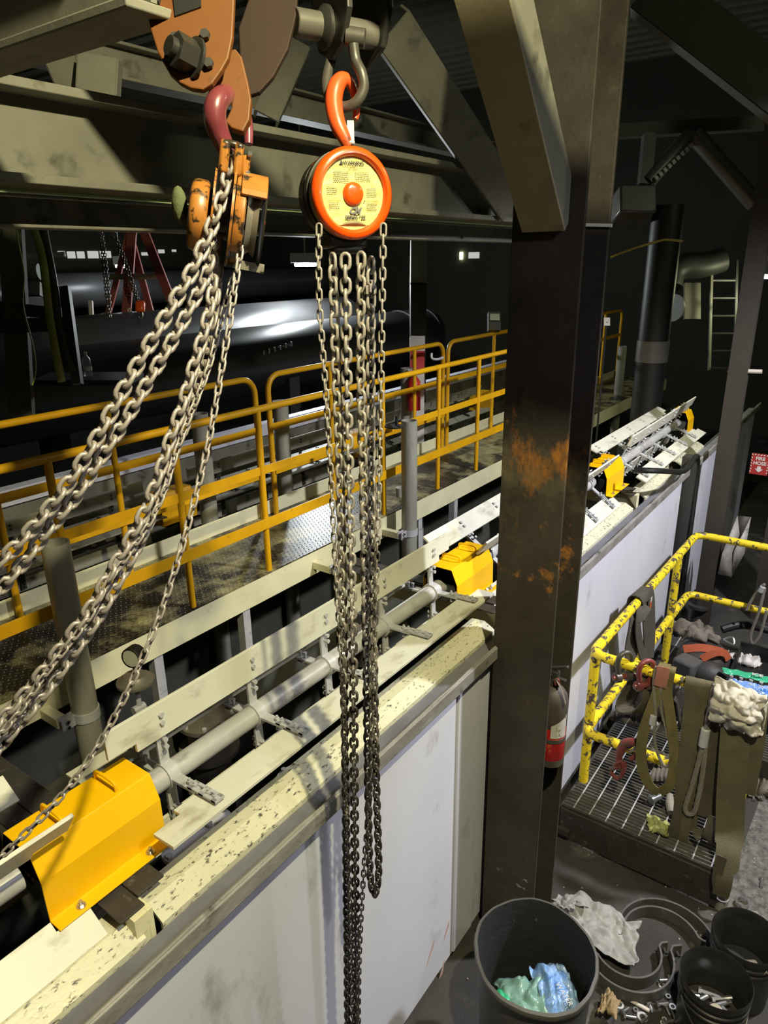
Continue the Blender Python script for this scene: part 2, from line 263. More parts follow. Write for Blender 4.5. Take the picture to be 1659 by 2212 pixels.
# ---------------------------------------------------------------- mesh builder
class MB:
    def __init__(s): s.v = []; s.f = []
    def add(s, vs, fs):
        o = len(s.v); s.v += [V(p) for p in vs]; s.f += [tuple(i + o for i in f) for f in fs]; return s
    def boxm(s, c, ex, ey, ez):
        c = V(c); ex, ey, ez = V(ex), V(ey), V(ez)
        vs = [c + ex * a + ey * b + ez * d for a in (-.5, .5) for b in (-.5, .5) for d in (-.5, .5)]
        return s.add(vs, [(0, 1, 3, 2), (4, 6, 7, 5), (0, 4, 5, 1), (2, 3, 7, 6), (0, 2, 6, 4), (1, 5, 7, 3)])
    def box(s, x0, x1, y0, y1, z0, z1):
        return s.boxm(((x0 + x1) / 2, (y0 + y1) / 2, (z0 + z1) / 2), (x1 - x0, 0, 0), (0, y1 - y0, 0), (0, 0, z1 - z0))
    def bar(s, p0, p1, a, b, up=(0, 0, 1)):
        p0, p1 = V(p0), V(p1); d = p1 - p0; sd = d.cross(V(up))
        if sd.length < 1e-6: sd = d.cross(V((1, 0, 0)))
        sd.normalize(); u2 = sd.cross(d).normalized()
        return s.boxm((p0 + p1) / 2, d, sd * a, u2 * b)
    def tube(s, pts, r, n=10, closed=False, cap=True):
        pts = [V(p) for p in pts]; K = len(pts)
        rs = r if isinstance(r, (list, tuple)) else [r] * K
        T = []
        for i in range(K):
            a = pts[(i - 1) % K] if (closed or i > 0) else pts[i]; b = pts[(i + 1) % K] if (closed or i < K - 1) else pts[i]
            t = (b - a); T.append(t.normalized() if t.length > 1e-9 else V((0, 0, 1)))
        u = T[0].orthogonal().normalized(); vs = []
        for i in range(K):
            u = (u - T[i] * u.dot(T[i]))
            u = u.normalized() if u.length > 1e-6 else T[i].orthogonal().normalized()
            w = T[i].cross(u)
            for k in range(n):
                a = 2 * PI * k / n; vs.append(pts[i] + (u * math.cos(a) + w * math.sin(a)) * rs[i])
        fs = []
        for i in range(K if closed else K - 1):
            j = (i + 1) % K
            for k in range(n): fs.append((i * n + k, i * n + (k + 1) % n, j * n + (k + 1) % n, j * n + k))
        if cap and not closed: fs.append(tuple(range(n - 1, -1, -1))); fs.append(tuple((K - 1) * n + k for k in range(n)))
        return s.add(vs, fs)
    def cyl(s, p0, p1, r, n=16, r1=None): return s.tube([p0, p1], [r, r if r1 is None else r1], n)
    def lathe(s, prof, o, ax=(0, 0, 1), n=32, u=None, closed=False):
        o = V(o); ax = V(ax).normalized(); u = (V(u) if u is not None else ax.orthogonal()); u = (u - ax * u.dot(ax)).normalized(); w = ax.cross(u)
        vs = []
        for (r, h) in prof:
            for k in range(n):
                a = 2 * PI * k / n; vs.append(o + ax * h + (u * math.cos(a) + w * math.sin(a)) * max(r, 1e-5))
        K = len(prof); fs = []
        for i in range(K if closed else K - 1):
            j = (i + 1) % K
            for k in range(n): fs.append((i * n + k, i * n + (k + 1) % n, j * n + (k + 1) % n, j * n + k))
        return s.add(vs, fs)
    def prism(s, poly, o, ex, ey, d):
        o, ex, ey, d = V(o), V(ex), V(ey), V(d); n = len(poly)
        a = [o + ex * x + ey * y for x, y in poly]; b = [p + d for p in a]
        return s.add(a + b, [tuple(range(n - 1, -1, -1)), tuple(range(n, 2 * n))] + [(i, (i + 1) % n, n + (i + 1) % n, n + i) for i in range(n)])
    def strap(s, pts, w, wd, t=0.004):
        pts = [V(p) for p in pts]; K = len(pts); vs = []
        for i in range(K):
            tt = (pts[min(i + 1, K - 1)] - pts[max(i - 1, 0)]).normalized()
            x = V(wd[i] if isinstance(wd, list) else wd); x = (x - tt * x.dot(tt)).normalized(); nn = tt.cross(x)
            ww = (w[i] if isinstance(w, (list, tuple)) else w) / 2
            vs += [pts[i] + x * ww + nn * t / 2, pts[i] - x * ww + nn * t / 2, pts[i] - x * ww - nn * t / 2, pts[i] + x * ww - nn * t / 2]
        fs = [(i * 4 + k, i * 4 + (k + 1) % 4, i * 4 + 4 + (k + 1) % 4, i * 4 + 4 + k) for i in range(K - 1) for k in range(4)]
        fs += [(3, 2, 1, 0), tuple((K - 1) * 4 + k for k in range(4))]
        return s.add(vs, fs)
    def grid(s, fn, nu, nv):
        vs = [fn(i / nu, j / nv) for i in range(nu + 1) for j in range(nv + 1)]
        return s.add(vs, [(i * (nv + 1) + j, (i + 1) * (nv + 1) + j, (i + 1) * (nv + 1) + j + 1, i * (nv + 1) + j + 1) for i in range(nu) for j in range(nv)])
    def hexprism(s, p, ax, r, h, n=6):
        p = V(p); ax = V(ax).normalized(); return s.cyl(p, p + ax * h, r, n)
    def ball(s, c, r, n=12, sc=(1, 1, 1)):
        c = V(c); m = n // 2; vs = []; fs = []
        for i in range(m + 1):
            th = PI * i / m
            for k in range(n):
                a = 2 * PI * k / n; vs.append(c + V((r * sc[0] * math.sin(th) * math.cos(a), r * sc[1] * math.sin(th) * math.sin(a), r * sc[2] * math.cos(th))))
        for i in range(m):
            for k in range(n): fs.append((i * n + k, i * n + (k + 1) % n, (i + 1) * n + (k + 1) % n, (i + 1) * n + k))
        return s.add(vs, fs)

def smooth_path(pts, sub=6):
    pts = [V(p) for p in pts]; out = []
    for i in range(len(pts) - 1):
        p0 = pts[max(i - 1, 0)]; p1 = pts[i]; p2 = pts[i + 1]; p3 = pts[min(i + 2, len(pts) - 1)]
        for k in range(sub):
            t = k / sub
            out.append(0.5 * ((2 * p1) + (p2 - p0) * t + (2 * p0 - 5 * p1 + 4 * p2 - p3) * t * t + (3 * p1 - p0 - 3 * p2 + p3) * t ** 3))
    out.append(pts[-1]); return out

def origin(o):
    p = V((0, 0, 0))
    while o is not None: p += V(o.location); o = o.parent
    return p

def obj(name, mb, m, parent=None, smooth=35, bevel=0.0, solid=0.0, label=None, recalc=True):
    me = bpy.data.meshes.new(name)
    if parent is not None: o0 = origin(parent)
    else:
        xs = [p.x for p in mb.v]; ys = [p.y for p in mb.v]; zs = [p.z for p in mb.v]
        o0 = V(((min(xs) + max(xs)) / 2, (min(ys) + max(ys)) / 2, min(zs)))
    me.from_pydata([tuple(p - o0) for p in mb.v], [], mb.f)
    if recalc:
        bm = bmesh.new(); bm.from_mesh(me); bmesh.ops.recalc_face_normals(bm, faces=bm.faces); bm.to_mesh(me); bm.free()
    if smooth:
        me.polygons.foreach_set('use_smooth', [True] * len(me.polygons)); me.set_sharp_from_angle(angle=math.radians(smooth))
    me.materials.append(MATS[m]); me.update()
    o = bpy.data.objects.new(name, me); COL.objects.link(o)
    if parent is not None: o.parent = parent
    else: o.location = o0
    if solid:
        k = o.modifiers.new('solid', 'SOLIDIFY'); k.thickness = solid; k.offset = 0
    if bevel:
        k = o.modifiers.new('bevel', 'BEVEL'); k.width = bevel; k.segments = 2; k.limit_method = 'ANGLE'; k.angle_limit = math.radians(40)
    if label: o['label'] = label
    return o

def thing(name, label, cat, loc, group=None):
    o = bpy.data.objects.new(name, None); COL.objects.link(o); o.location = loc; o.empty_display_size = 0.05
    o['label'] = label; o['category'] = cat
    if group: o['group'] = group
    return o
def tag(o, label, cat, group=None):
    o['label'] = label; o['category'] = cat
    if group: o['group'] = group
    return o
def struct(name, mb, m, **k):
    o = obj(name, mb, m, **k); o['kind'] = 'structure'; return o

def copy_tree(o, parent=None):
    c = o.copy(); COL.objects.link(c)
    if parent is not None: c.parent = parent
    for ch in list(o.children): copy_tree(ch, c)
    return c

def text_mb(body, size, o, ex, ey, depth=0.0006, align='CENTER', shear=0.0, bold=0.0):
    cu = bpy.data.curves.new('lettering', 'FONT'); cu.body = body; cu.size = size; cu.align_x = align; cu.align_y = 'CENTER'; cu.shear = shear; cu.offset = bold
    t = bpy.data.objects.new('lettering', cu); COL.objects.link(t)
    me = bpy.data.meshes.new_from_object(t.evaluated_get(bpy.context.evaluated_depsgraph_get()))
    mb = MB(); o, ex, ey = V(o), V(ex), V(ey)
    mb.add([o + ex * v.co.x + ey * v.co.y for v in me.vertices], [tuple(p.vertices) for p in me.polygons])
    bpy.data.objects.remove(t); bpy.data.curves.remove(cu); bpy.data.meshes.remove(me)
    return mb

def link_ring(L, Wd, n=5):
    # centre line of a chain link: L long, Wd wide
    r = Wd / 2; h = L / 2 - r; pts = []
    for k in range(n + 1): a = -PI / 2 + PI * k / n; pts.append((h + r * math.cos(a), r * math.sin(a)))
    for k in range(n + 1): a = PI / 2 + PI * k / n; pts.append((-h + r * math.cos(a), r * math.sin(a)))
    return pts
def chain(mb, pts, pitch, d, wratio=2.35, hint=(1, 0, 0), start=0.0, twist=0.35, n=7, jit=0.05):
    pts = smooth_path(pts, 8); acc = [0.0]
    for i in range(1, len(pts)): acc.append(acc[-1] + (pts[i] - pts[i - 1]).length)
    total = acc[-1]; ring = link_ring(pitch + d * 1.0, d * wratio)
    k = 0; s_ = start; i = 0
    while s_ + pitch * 0.5 < total:
        while i < len(pts) - 2 and acc[i + 1] < s_: i += 1
        f = (s_ - acc[i]) / max(acc[i + 1] - acc[i], 1e-9); c = pts[i].lerp(pts[i + 1], min(max(f, 0), 1))
        t = (pts[min(i + 2, len(pts) - 1)] - pts[max(i - 1, 0)]).normalized()
        w = V(hint); w = (w - t * w.dot(t)).normalized(); b = t.cross(w)
        a = (PI / 2 if k % 2 else 0) + twist + random.uniform(-jit, jit)
        x = w * math.cos(a) + b * math.sin(a)
        mb.tube([c + t * p + x * q for p, q in ring], d / 2, n, closed=True)
        s_ += pitch; k += 1
    return mb
# ================================================================ SETTING
struct('floor', MB().box(-2, 16, -6, 16, -0.1, 0), 'floor')
mb = MB()
for i in range(44):
    mb.box(-2 + i * 0.42, -1.79 + i * 0.42, -6, 16, 7.02, 7.10)
mb.box(-2, 16, -6, 16, 7.10, 7.2)
struct('ceiling', mb, 'ceiling')
struct('wall_back', MB().box(-2, 16, 15.8, 16, 0, 7.1), 'dark_wall')
struct('wall_right', MB().box(15.8, 16, -6, 15.8, 0, 7.1), 'dark_wall')

# ================================================================ OVERHEAD STEEL
def beam(name, label, p0, p1, h, w, tf, tw, m, lip=0.0):
    c = (V(p0) + V(p1)) / 2; t = thing(name, label, 'beam', (c.x, c.y, c.z - h / 2))
    d = (V(p1) - V(p0)).normalized()
    up = V((0, 0, 1)); up = (up - d * d.z).normalized(); p0, p1 = V(p0), V(p1)
    obj('web', MB().bar(p0, p1, tw, h - 2 * tf, up), m, t)
    obj('top_flange', MB().bar(p0 + up * (h / 2 - tf / 2), p1 + up * (h / 2 - tf / 2), w, tf, up), m, t, bevel=0.004)
    obj('bottom_flange', MB().bar(p0 - up * (h / 2 - tf / 2), p1 - up * (h / 2 - tf / 2), w, tf, up), m, t, bevel=0.004)
    return t
# main beam: two stacked flanged lines along the tank
beam('roof_beam', 'deep dusty grey steel beam crossing behind both chain hoists', (-0.4, 2.45, 3.80), (6.6, 2.45, 3.80), 0.30, 0.22, 0.03, 0.02, 'beam')
beam('lower_beam', 'shallow grey beam just below the deep dusty beam', (-0.4, 2.62, 3.585), (6.6, 2.62, 3.585), 0.11, 0.12, 0.012, 0.012, 'beam')
beam('green_lit_beam', 'pale green lit beam behind the dusty beam at far left', (-0.5, 3.35, 3.675), (7.5, 3.35, 3.675), 0.14, 0.10, 0.012, 0.012, 'beam_green_lit')
beam('upper_beam', 'thin high beam behind the orange hook of the round hoist', onY(-150, 40, 3.3), onY(1090, 338, 3.3), 0.16, 0.14, 0.015, 0.015, 'beam')
beam('monorail_beam', 'dark runway beam at top left that the orange clamp grips', (1.06, 1.30, 3.98), (1.06, 2.38, 3.98), 0.24, 0.13, 0.02, 0.015, 'beam')
beam('runway_beam', 'dark runway beam over the round hoist at the top edge', (1.44, -1.4, 4.32), (1.44, 4.4, 4.32), 0.26, 0.14, 0.02, 0.015, 'beam_dark')
# braces
t = thing('knee_brace', 'tan rust-footed steel knee brace rising from the column top', 'brace', onX(1175, 486, 2.6))
a0, a1 = V((2.575, 1.13, 3.50)), V((1.90, 1.13, 4.28))
dd = (a1 - a0).normalized(); nrm = V((0, 1, 0)).cross(dd).normalized()
obj('face_plate', MB().bar(a0, a1, 0.165, 0.012, nrm), 'brace_tan', t, bevel=0.002)
obj('side_plate', MB().bar(a0 + V((0, -0.076, 0)) - nrm * 0.07 * (1 if nrm.z < 0 else -1), a1 + V((0, -0.076, 0)) - nrm * 0.07 * (1 if nrm.z < 0 else -1), 0.012, 0.13, nrm), 'beam', t)
obj('far_plate', MB().bar(a0 + V((0, 0.076, 0)) - nrm * 0.07 * (1 if nrm.z < 0 else -1), a1 + V((0, 0.076, 0)) - nrm * 0.07 * (1 if nrm.z < 0 else -1), 0.012, 0.13, nrm), 'beam', t)
def brace(name, label, p0, p1, w, d, m='beam'):
    p0, p1 = V(p0), V(p1); t = thing(name, label, 'brace', p0 if p0.z < p1.z else p1)
    v = (p1 - p0).normalized(); vn = V((-0.78, -0.6, -0.1)); vn = (vn - v * v.dot(vn)).normalized(); sd = v.cross(vn)
    obj('channel_web', MB().bar(p0, p1, w, 0.012, vn), m, t)
    obj('channel_flange', MB().bar(p0 + sd * w / 2 - vn * d / 2, p1 + sd * w / 2 - vn * d / 2, 0.012, d, vn), m, t)
    obj('channel_flange', MB().bar(p0 - sd * w / 2 - vn * d / 2, p1 - sd * w / 2 - vn * d / 2, 0.012, d, vn), m, t)
    return t
brace('diagonal_brace', 'dark grey diagonal brace between round hoist and knee brace', onY(1110, 452, 2.25), onY(850, 62, 2.25), 0.20, 0.07)
brace('diagonal_brace', 'short grey diagonal brace behind the orange clamp', onY(575, 250, 3.1), onY(645, 90, 3.1), 0.13, 0.06)
brace('diagonal_brace', 'dim diagonal brace high in the upper right corner', onX(1720, 215, 5.2), onX(1400, -30, 5.2), 0.28, 0.1, 'beam_dark')
brace('diagonal_brace', 'dim sloping strut over the dusty beam at upper left', onY(170, 225, 3.2), onY(120, 110, 3.2), 0.12, 0.06)
brace('hanger_post', 'dim vertical hanger standing on the dusty beam at upper left', onY(205, 235, 3.0), onY(212, 120, 3.0), 0.16, 0.06)
# tank-side column
t = thing('steel_column', 'thick dark rust-flecked steel column in the middle ground', 'column', (2.72, 1.12, 0))
obj('near_flange', MB().box(2.6, 2.618, 0.988, 1.268, 0, 5.5), 'column', t, bevel=0.003)
obj('far_flange', MB().box(2.86, 2.878, 0.988, 1.268, 0, 5.5), 'column', t, bevel=0.003)
obj('web', MB().box(2.618, 2.86, 1.118, 1.138, 0, 5.5), 'column', t)
obj('base_plate', MB().box(2.55, 2.93, 0.94, 1.28, 0, 0.02), 'black_plate', t)
t = thing('slim_post', 'slim brown steel post standing behind the yellow platform rail', 'column', (6.58, 1.06, 0))
obj('near_flange', MB().box(6.52, 6.532, 0.985, 1.135, 0, 6), 'column_plain', t)
obj('far_flange', MB().box(6.585, 6.597, 0.985, 1.135, 0, 6), 'column_plain', t)
obj('web', MB().box(6.532, 6.585, 1.055, 1.067, 0, 6), 'column_plain', t)

# ================================================================ TANKS
def tank(name, label, x0, x1, cap_spans, seam=True):
    t = thing(name, label, 'tank', ((x0 + x1) / 2, 1.6, 0))
    obj('side_panel', MB().box(x0, x1, 1.30, 1.33, 0.05, 1.645), 'tank_white', t)
    obj('top_lip', MB().box(x0, x1, 1.246, 1.262, 1.664, 1.728), 'lip_gray', t, bevel=0.005)
    obj('trough', MB().box(x0, x1, 1.262, 1.372, 1.645, 1.655), 'trough_gray', t)
    w = MB(); pts = [(x0 + (x1 - x0) * i / 60, 1.258 + random.uniform(-.003, .003), 1.728) for i in range(61)]
    w.tube(pts, 0.005, 6); obj('weld_bead', w, 'lip_gray', t)
    for (a, b) in cap_spans:
        m = MB(); prof = [(1.505, 1.58), (1.505, 1.70), (1.435, 1.705), (1.375, 1.672), (1.375, 1.60)]
        inner = [(1.495, 1.58), (1.495, 1.69), (1.438, 1.695), (1.385, 1.665), (1.385, 1.60)]
        m.prism(prof + inner[::-1], (a, 0, 0), (0, 1, 0), (0, 0, 1), (b - a, 0, 0))
        obj('overflow_cap', m, 'cream_worn', t, smooth=0)
    obj('inner_panel', MB().box(x0, x1, 1.42, 1.44, 0.05, 1.60), 'pit_gray', t)
    return t
tank1 = tank('process_tank', 'long white tank with grey lip in the foreground left of the column', -1.2, 6.15, [(-1.2, 0.768), (0.822, 2.83), (3.03, 5.03), (5.33, 6.15)])
tank('process_tank', 'next white tank beyond the gap, behind the slim post', 6.42, 9.6, [(6.42, 7.25)])
tag(obj('gap_strut', MB().box(6.22, 6.34, 1.22, 1.34, 0, 1.80), 'steel_dark'), 'dark upright strut in the gap between the two white tanks', 'strut')
tag(obj('black_hose', MB().tube(smooth_path([onZ(1370, 1015, 1.95), onZ(1420, 1017, 1.95), onZ(1478, 1017, 1.85), V((6.25, 1.22, 1.78)), V((6.25, 1.20, 1.0)), V((6.25, 1.2, 0.05))]), 0.022, 8), 'black'), 'black hose draped over the tank edge at the tank gap', 'hose')
# end strip of the white panel next to the column
obj('edge_strip', MB().box(2.33, 2.52, 1.286, 1.30, 0.07, 1.64), 'tank_white', tank1, bevel=0.003)
m = MB()
for (u, v, l, w_) in ((965, 2010, 0.10, 0.02), (930, 2060, 0.13, 0.014), (945, 2130, 0.26, 0.03)):
    p = onY(u, v, 1.298); m.prism([(-l / 2, -w_ / 3), (l / 4, -w_ / 2), (l / 2, w_ / 2), (0, w_ / 3)], p, (0.62, 0, 0.78), (-0.78, 0, 0.62), (0, 0.001, 0))
obj('bare_patch', m, 'pink_bare', tank1, smooth=0)

# bottom and far wall of the tank pit
tag(obj('pit_wall', MB().box(-1.2, 12, 2.62, 2.66, 0, 1.28), 'pit_gray'), 'grey inner pit wall under the walkway edge', 'wall')
tag(obj('pit_tray', MB().box(-1.2, 12, 1.44, 2.62, 0.30, 0.34), 'black'), 'dark tray at the bottom of the pit below the paddles', 'tray')

# ---- rotating paddle shafts
def rotor(label, x0, x1, stations, y0, z0, ang, spans, dim=False):
    t = thing('paddle_rotor', label, 'rotor', ((x0 + x1) / 2, y0, z0 - 0.27))
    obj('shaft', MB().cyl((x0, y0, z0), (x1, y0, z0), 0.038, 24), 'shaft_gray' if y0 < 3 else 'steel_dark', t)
    dirs = []
    for k in range(4):
        a = ang + k * PI / 2     # 0 = up, then towards the camera side, down, back
        er = V((0, -math.sin(a), math.cos(a))); et = V((0, math.cos(a), math.sin(a))); dirs.append((er, et))
    c = V((0, y0, z0)); X = V((1, 0, 0))
    for xs in stations:
        o = c + X * xs
        m = MB().cyl(o - X * 0.02, o + X * 0.02, 0.046, 24)
        bolts = []
        for er, et in dirs:
            for (r0, r1, r2) in ((0.03, 0.155, 0),):
                m.boxm(o + er * 0.09 + et * 0.006, X * 0.036, er * 0.125, et * 0.009)
            # slotted outer link: two side strips and end pieces
            for sx in (-1, 1): m.boxm(o + er * 0.185 + et * 0.014 + X * sx * 0.0125, X * 0.011, er * 0.125, et * 0.007)
            for rr in (0.13, 0.182, 0.24): m.boxm(o + er * rr + et * 0.014, X * 0.036, er * 0.022, et * 0.007)
            for rr in (0.112, 0.137, 0.20, 0.228):
                q = o + er * rr
                bolts.append(MB().hexprism(q + et * 0.016, et, 0.0088, 0.008).cyl(q - et * 0.020, q + et * 0.032, 0.0045, 8).hexprism(q - et * 0.024, et, 0.0088, 0.007))
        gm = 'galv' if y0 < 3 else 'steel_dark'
        s = obj('spider_bracket', m, gm, t)
        for b in bolts: obj('bolt', b, gm, s)
    for (a, b_) in spans:
        for er, et in dirs:
            poly = [(a, 0.178), (a, 0.268), (b_, 0.268), (b_, 0.178), (b_ - 0.095, 0.178), (b_ - 0.095, 0.148), (a + 0.095, 0.148), (a + 0.095, 0.178)]
            m = MB().prism(poly, c - et * 0.014, X, er, et * 0.012)
            obj('paddle_board', m, 'board_dim' if y0 > 3 else 'board', t, smooth=0, bevel=0.0015)
    return t
YR, ZR = 1.66, 1.86
rotor('nearest left paddle shaft cut by the left picture edge', -0.9, 0.60, [-0.55, -0.15, 0.28], YR, ZR, 0.60, [(-0.8, 0.70)])
rotor('long paddle shaft between the two big yellow bearing guards', 0.97, 2.80, [1.09, 1.48, 1.88, 2.28, 2.69], YR, ZR, -0.04, [(0.90, 2.84)])
rotor('paddle shaft behind the dark column, its boards tilted', 3.14, 4.90, [3.28, 3.68, 4.08, 4.48, 4.82], YR, ZR, 0.62, [(2.94, 4.97)])
rotor('far paddle shaft beyond the column leading to last guard', 5.34, 7.30, [5.55, 5.95, 6.35, 6.75, 7.1], YR, ZR, 0.38, [(5.45, 7.45)])

def guard(label, x0, x1):
    t = thing('bearing_guard', label, 'guard', ((x0 + x1) / 2, 1.655, 1.758))
    P = [(-0.150, 1.763), (-0.103, 1.763), (-0.100, 1.89), (-0.065, 1.968), (0.065, 1.968), (0.100, 1.89), (0.103, 1.763), (0.150, 1.763)]
    y = 1.655; th = 0.005
    outer = [(y + a, z) for a, z in P]
    inn = [(-0.150, 1.758), (-0.098, 1.758), (-0.095, 1.888), (-0.063, 1.963), (0.063, 1.963), (0.095, 1.888), (0.098, 1.758), (0.150, 1.758)]
    poly = outer + [(y + a, z) for a, z in inn][::-1]
    obj('hood', MB().prism(poly, (x0, 0, 0), (0, 1, 0), (0, 0, 1), (x1 - x0, 0, 0)), 'guard_yellow', t, smooth=0, bevel=0.002)
    for f in (0.28, 0.72):
        xx = x0 + (x1 - x0) * f; w = 0.05
        h = MB().tube(smooth_path([(xx, y - w, 1.966), (xx, y - w, 1.985), (xx, y - w + 0.012, 1.996), (xx, y + w - 0.012, 1.996), (xx, y + w, 1.985), (xx, y + w, 1.966)], 4), 0.005, 8)
        obj('lift_handle', h, 'guard_yellow', t)
    for f in (0.2, 0.8):
        for sy in (-1, 1):
            b = MB(); q = V((x0 + (x1 - x0) * f, y + sy * 0.128, 1.763)); b.cyl(q, q + V((0, 0, 0.004)), 0.013, 14); b.hexprism(q + V((0, 0, .004)), (0, 0, 1), 0.009, 0.008); b.cyl(q, q + V((0, 0, 0.02)), 0.005, 8)
            obj('hold_down_bolt', b, 'steel_bright', t)
    for xx, s in ((x0 + 0.012, 1), (x1 - 0.012, -1)):
        obj('end_seal', MB().lathe([(0.040, 0), (0.082, 0), (0.082, 0.008), (0.040, 0.008)], (xx - (0.008 if s < 0 else 0), YR, ZR), (1, 0, 0), 28, closed=True), 'rubber', t)
    obj('pillow_block', MB().box(x0 + 0.06, x1 - 0.06, 1.59, 1.72, 1.757, 1.93), 'steel_dark', t, bevel=0.01)
    return t
guard('big yellow octagonal bearing guard in the lower left foreground', 0.61, 0.985)
guard('yellow bearing guard just left of the dark column', 2.76, 3.14)
guard('orange yellow bearing guard just right of the dark column', 4.93, 5.32)
guard('small farthest yellow bearing guard at end of the far shaft', 7.28, 7.50)

def cross_beam(label, xc, yb=2.95):
    t = thing('cross_beam', label, 'beam', (xc, 2.0, 1.55))
    for s, zt in ((-0.86, 1.748), (1, 1.756)):
        obj('top_plate', MB().box(min(xc, xc + s * 0.088), max(xc, xc + s * 0.088), 1.405 + (0.03 if s > 0 else 0), yb, zt - 0.008, zt), 'black_plate', t, bevel=0.002)
    obj('web_plate', MB().box(xc - 0.009, xc + 0.009, 1.385, yb, 1.625, 1.742), 'cream', t, bevel=0.002)
    obj('end_gusset', MB().prism([(1.385, 1.64), (1.385, 1.740), (1.46, 1.740)], (xc - 0.05, 0, 0), (0, 1, 0), (0, 0, 1), (0.041, 0, 0)), 'cream', t, smooth=0)
    return t
cross_beam('dark topped cross beam under the foreground yellow guard', 0.797)
cross_beam('dark topped cross beam under the guard left of column', 2.93, 2.42)
cross_beam('dark topped cross beam under the guard right of column', 5.18, 2.42)

# ---- pipes, valve, gauge in the pit
def pit_pipe(label, u, v, y, r, ztop=1.2, m='pipe_gray', zb=0.34):
    p = onY(u, v, y); t = thing('pit_pipe', label, 'pipe', (p.x, y, zb))
    obj('barrel', MB().cyl((p.x, y, zb), (p.x, y, ztop), r, 20), m, t)
    obj('flange', MB().cyl((p.x, y, ztop - 0.18), (p.x, y, ztop - 0.155), r * 1.5, 20), m, t)
    obj('cap_flange', MB().cyl((p.x, y, ztop), (p.x, y, ztop + 0.02), r * 1.45, 20), m, t)
    for k in range(8):
        a = k * PI / 4; obj('flange_bolt', MB().hexprism((p.x + r * 1.25 * math.cos(a), y + r * 1.25 * math.sin(a), ztop + 0.02), (0, 0, 1), 0.012, 0.015), 'galv', t)
    return t
pit_pipe('squat flanged pipe below the foreground guard, in the pit', 130, 1620, 2.15, 0.075, 1.25, 'bronze_gray')
pit_pipe('flanged grey pipe stub under the long upper paddle board', 430, 1410, 2.45, 0.10, 1.28, 'bronze_gray')
pit_pipe('flanged pipe in shadow below the front paddle board', 420, 1590, 2.1, 0.085, 1.05, 'tank_white')
pit_pipe('pale pit pipe between the front board and grey cap', 640, 1600, 1.75, 0.07, 1.30, 'tank_white')
pit_pipe('pale pit pipe beneath the end of the front board', 415, 1850, 1.68, 0.07, 1.50, 'tank_white')
pit_pipe('flanged pit pipe behind the hanging chains under the walkway', 770, 1180, 2.45, 0.085, 1.20, 'bronze_gray')
p = onY(288, 1440, 2.55); t = thing('diaphragm_gauge', 'round pressure gauge on a domed diaphragm with blue lever', 'gauge', (p.x, 2.55, 1.25))
pd = onY(293, 1472, 2.55); pv = onY(300, 1530, 2.55)
obj('diaphragm', MB().lathe([(0.0, 0.045), (0.05, 0.035), (0.072, 0.012), (0.085, 0.008), (0.085, -0.004), (0.05, -0.02), (0.015, -0.035), (0, -0.035)], pd, (0, 0, 1), 28), 'bronze_gray', t)
gx = V((-0.9, -0.35, 0.1)).normalized(); gp = onY(288, 1418, 2.55)
obj('dial_case', MB().lathe([(0.0, -0.03), (0.048, -0.03), (0.048, 0.02), (0.042, 0.024)], gp, gx, 28), 'black', t)
obj('dial_face', MB().lathe([(0.0, 0.018), (0.042, 0.018)], gp, gx, 28), 'gauge_face', t)
obj('valve_stem', MB().cyl(pd, (pd.x, 2.55, pd.z - 0.5), 0.013, 10).cyl(pv + V((-.03, 0, 0)), pv + V((.03, 0, 0)), 0.02, 10).cyl(pd, gp, 0.009, 8), 'galv', t)
obj('lever', MB().boxm(pv + V((0.03, 0, -0.06)), (0.015, 0, 0.0), (0, 0.012, 0), (0, 0, 0.12)), 'blue_handle', t)

# ================================================================ WALKWAY
t = thing('walkway', 'raised diamond plate walkway between the two tank lines', 'walkway', (5.0, 3.48, 1.29))
dk = obj('deck', MB().box(-1.5, 12.5, 3.10, 3.92, 1.478, 1.488), 'deck_dirty', t)
obj('fascia', MB().box(-1.5, 12.5, 3.10, 3.115, 1.305, 1.486).box(-1.5, 12.5, 3.115, 3.16, 1.305, 1.317), 'cream', t, bevel=0.002)
obj('toe_board', MB().box(-1.5, 12.5, 3.91, 3.92, 1.35, 1.60), 'cream', t, bevel=0.002)
for u, v in ((345, 1440), (535, 1350), (908, 1140), (985, 1090), (1240, 960)):
    p = onY(u, v, 3.12); obj('leg', MB().box(p.x - 0.03, p.x + 0.03, 3.12, 3.18, 0, 1.31), 'galv', t)
obj('joist', MB().box(-1.5, 12.5, 3.86, 3.90, 1.30, 1.478), 'cream', t)

def railing(label, y, x0, x1, posts, zb, zt=2.56, mids=(2.17,), bottom=1.825, bend0=False, bend1=False):
    t = thing('guard_rail', label, 'railing', ((x0 + x1) / 2, y, zb))
    pts = []
    R = 0.12
    def corner(cx, s):
        out = []
        for k in range(7):
            a = PI / 2 * k / 6; out.append(V((cx + s * (R - R * math.cos(a)), y, zt - R + R * math.sin(a))))
        return out
    if bend0: pts += [V((x0, y, zb))] + corner(x0, 1)
    else: pts += [V((x0, y, zt))]
    if bend1: pts += corner(x1, -1)[::-1] + [V((x1, y, zb))]
    else: pts += [V((x1, y, zt))]
    obj('top_rail', MB().tube(pts, 0.022, 12), 'rail_yellow', t)
    for z in mids: obj('mid_rail', MB().box(x0, x1, y - 0.005, y + 0.005, z - 0.027, z + 0.027), 'rail_yellow', t, bevel=0.001)
    if bottom: obj('bottom_rail', MB().box(x0, x1, y - 0.031, y - 0.022, bottom - 0.035, bottom + 0.035), 'rail_yellow', t, bevel=0.001)
    for x in posts: obj('post', MB().cyl((x, y, zb), (x, y, zt), 0.020, 12), 'rail_yellow', t)
    return t
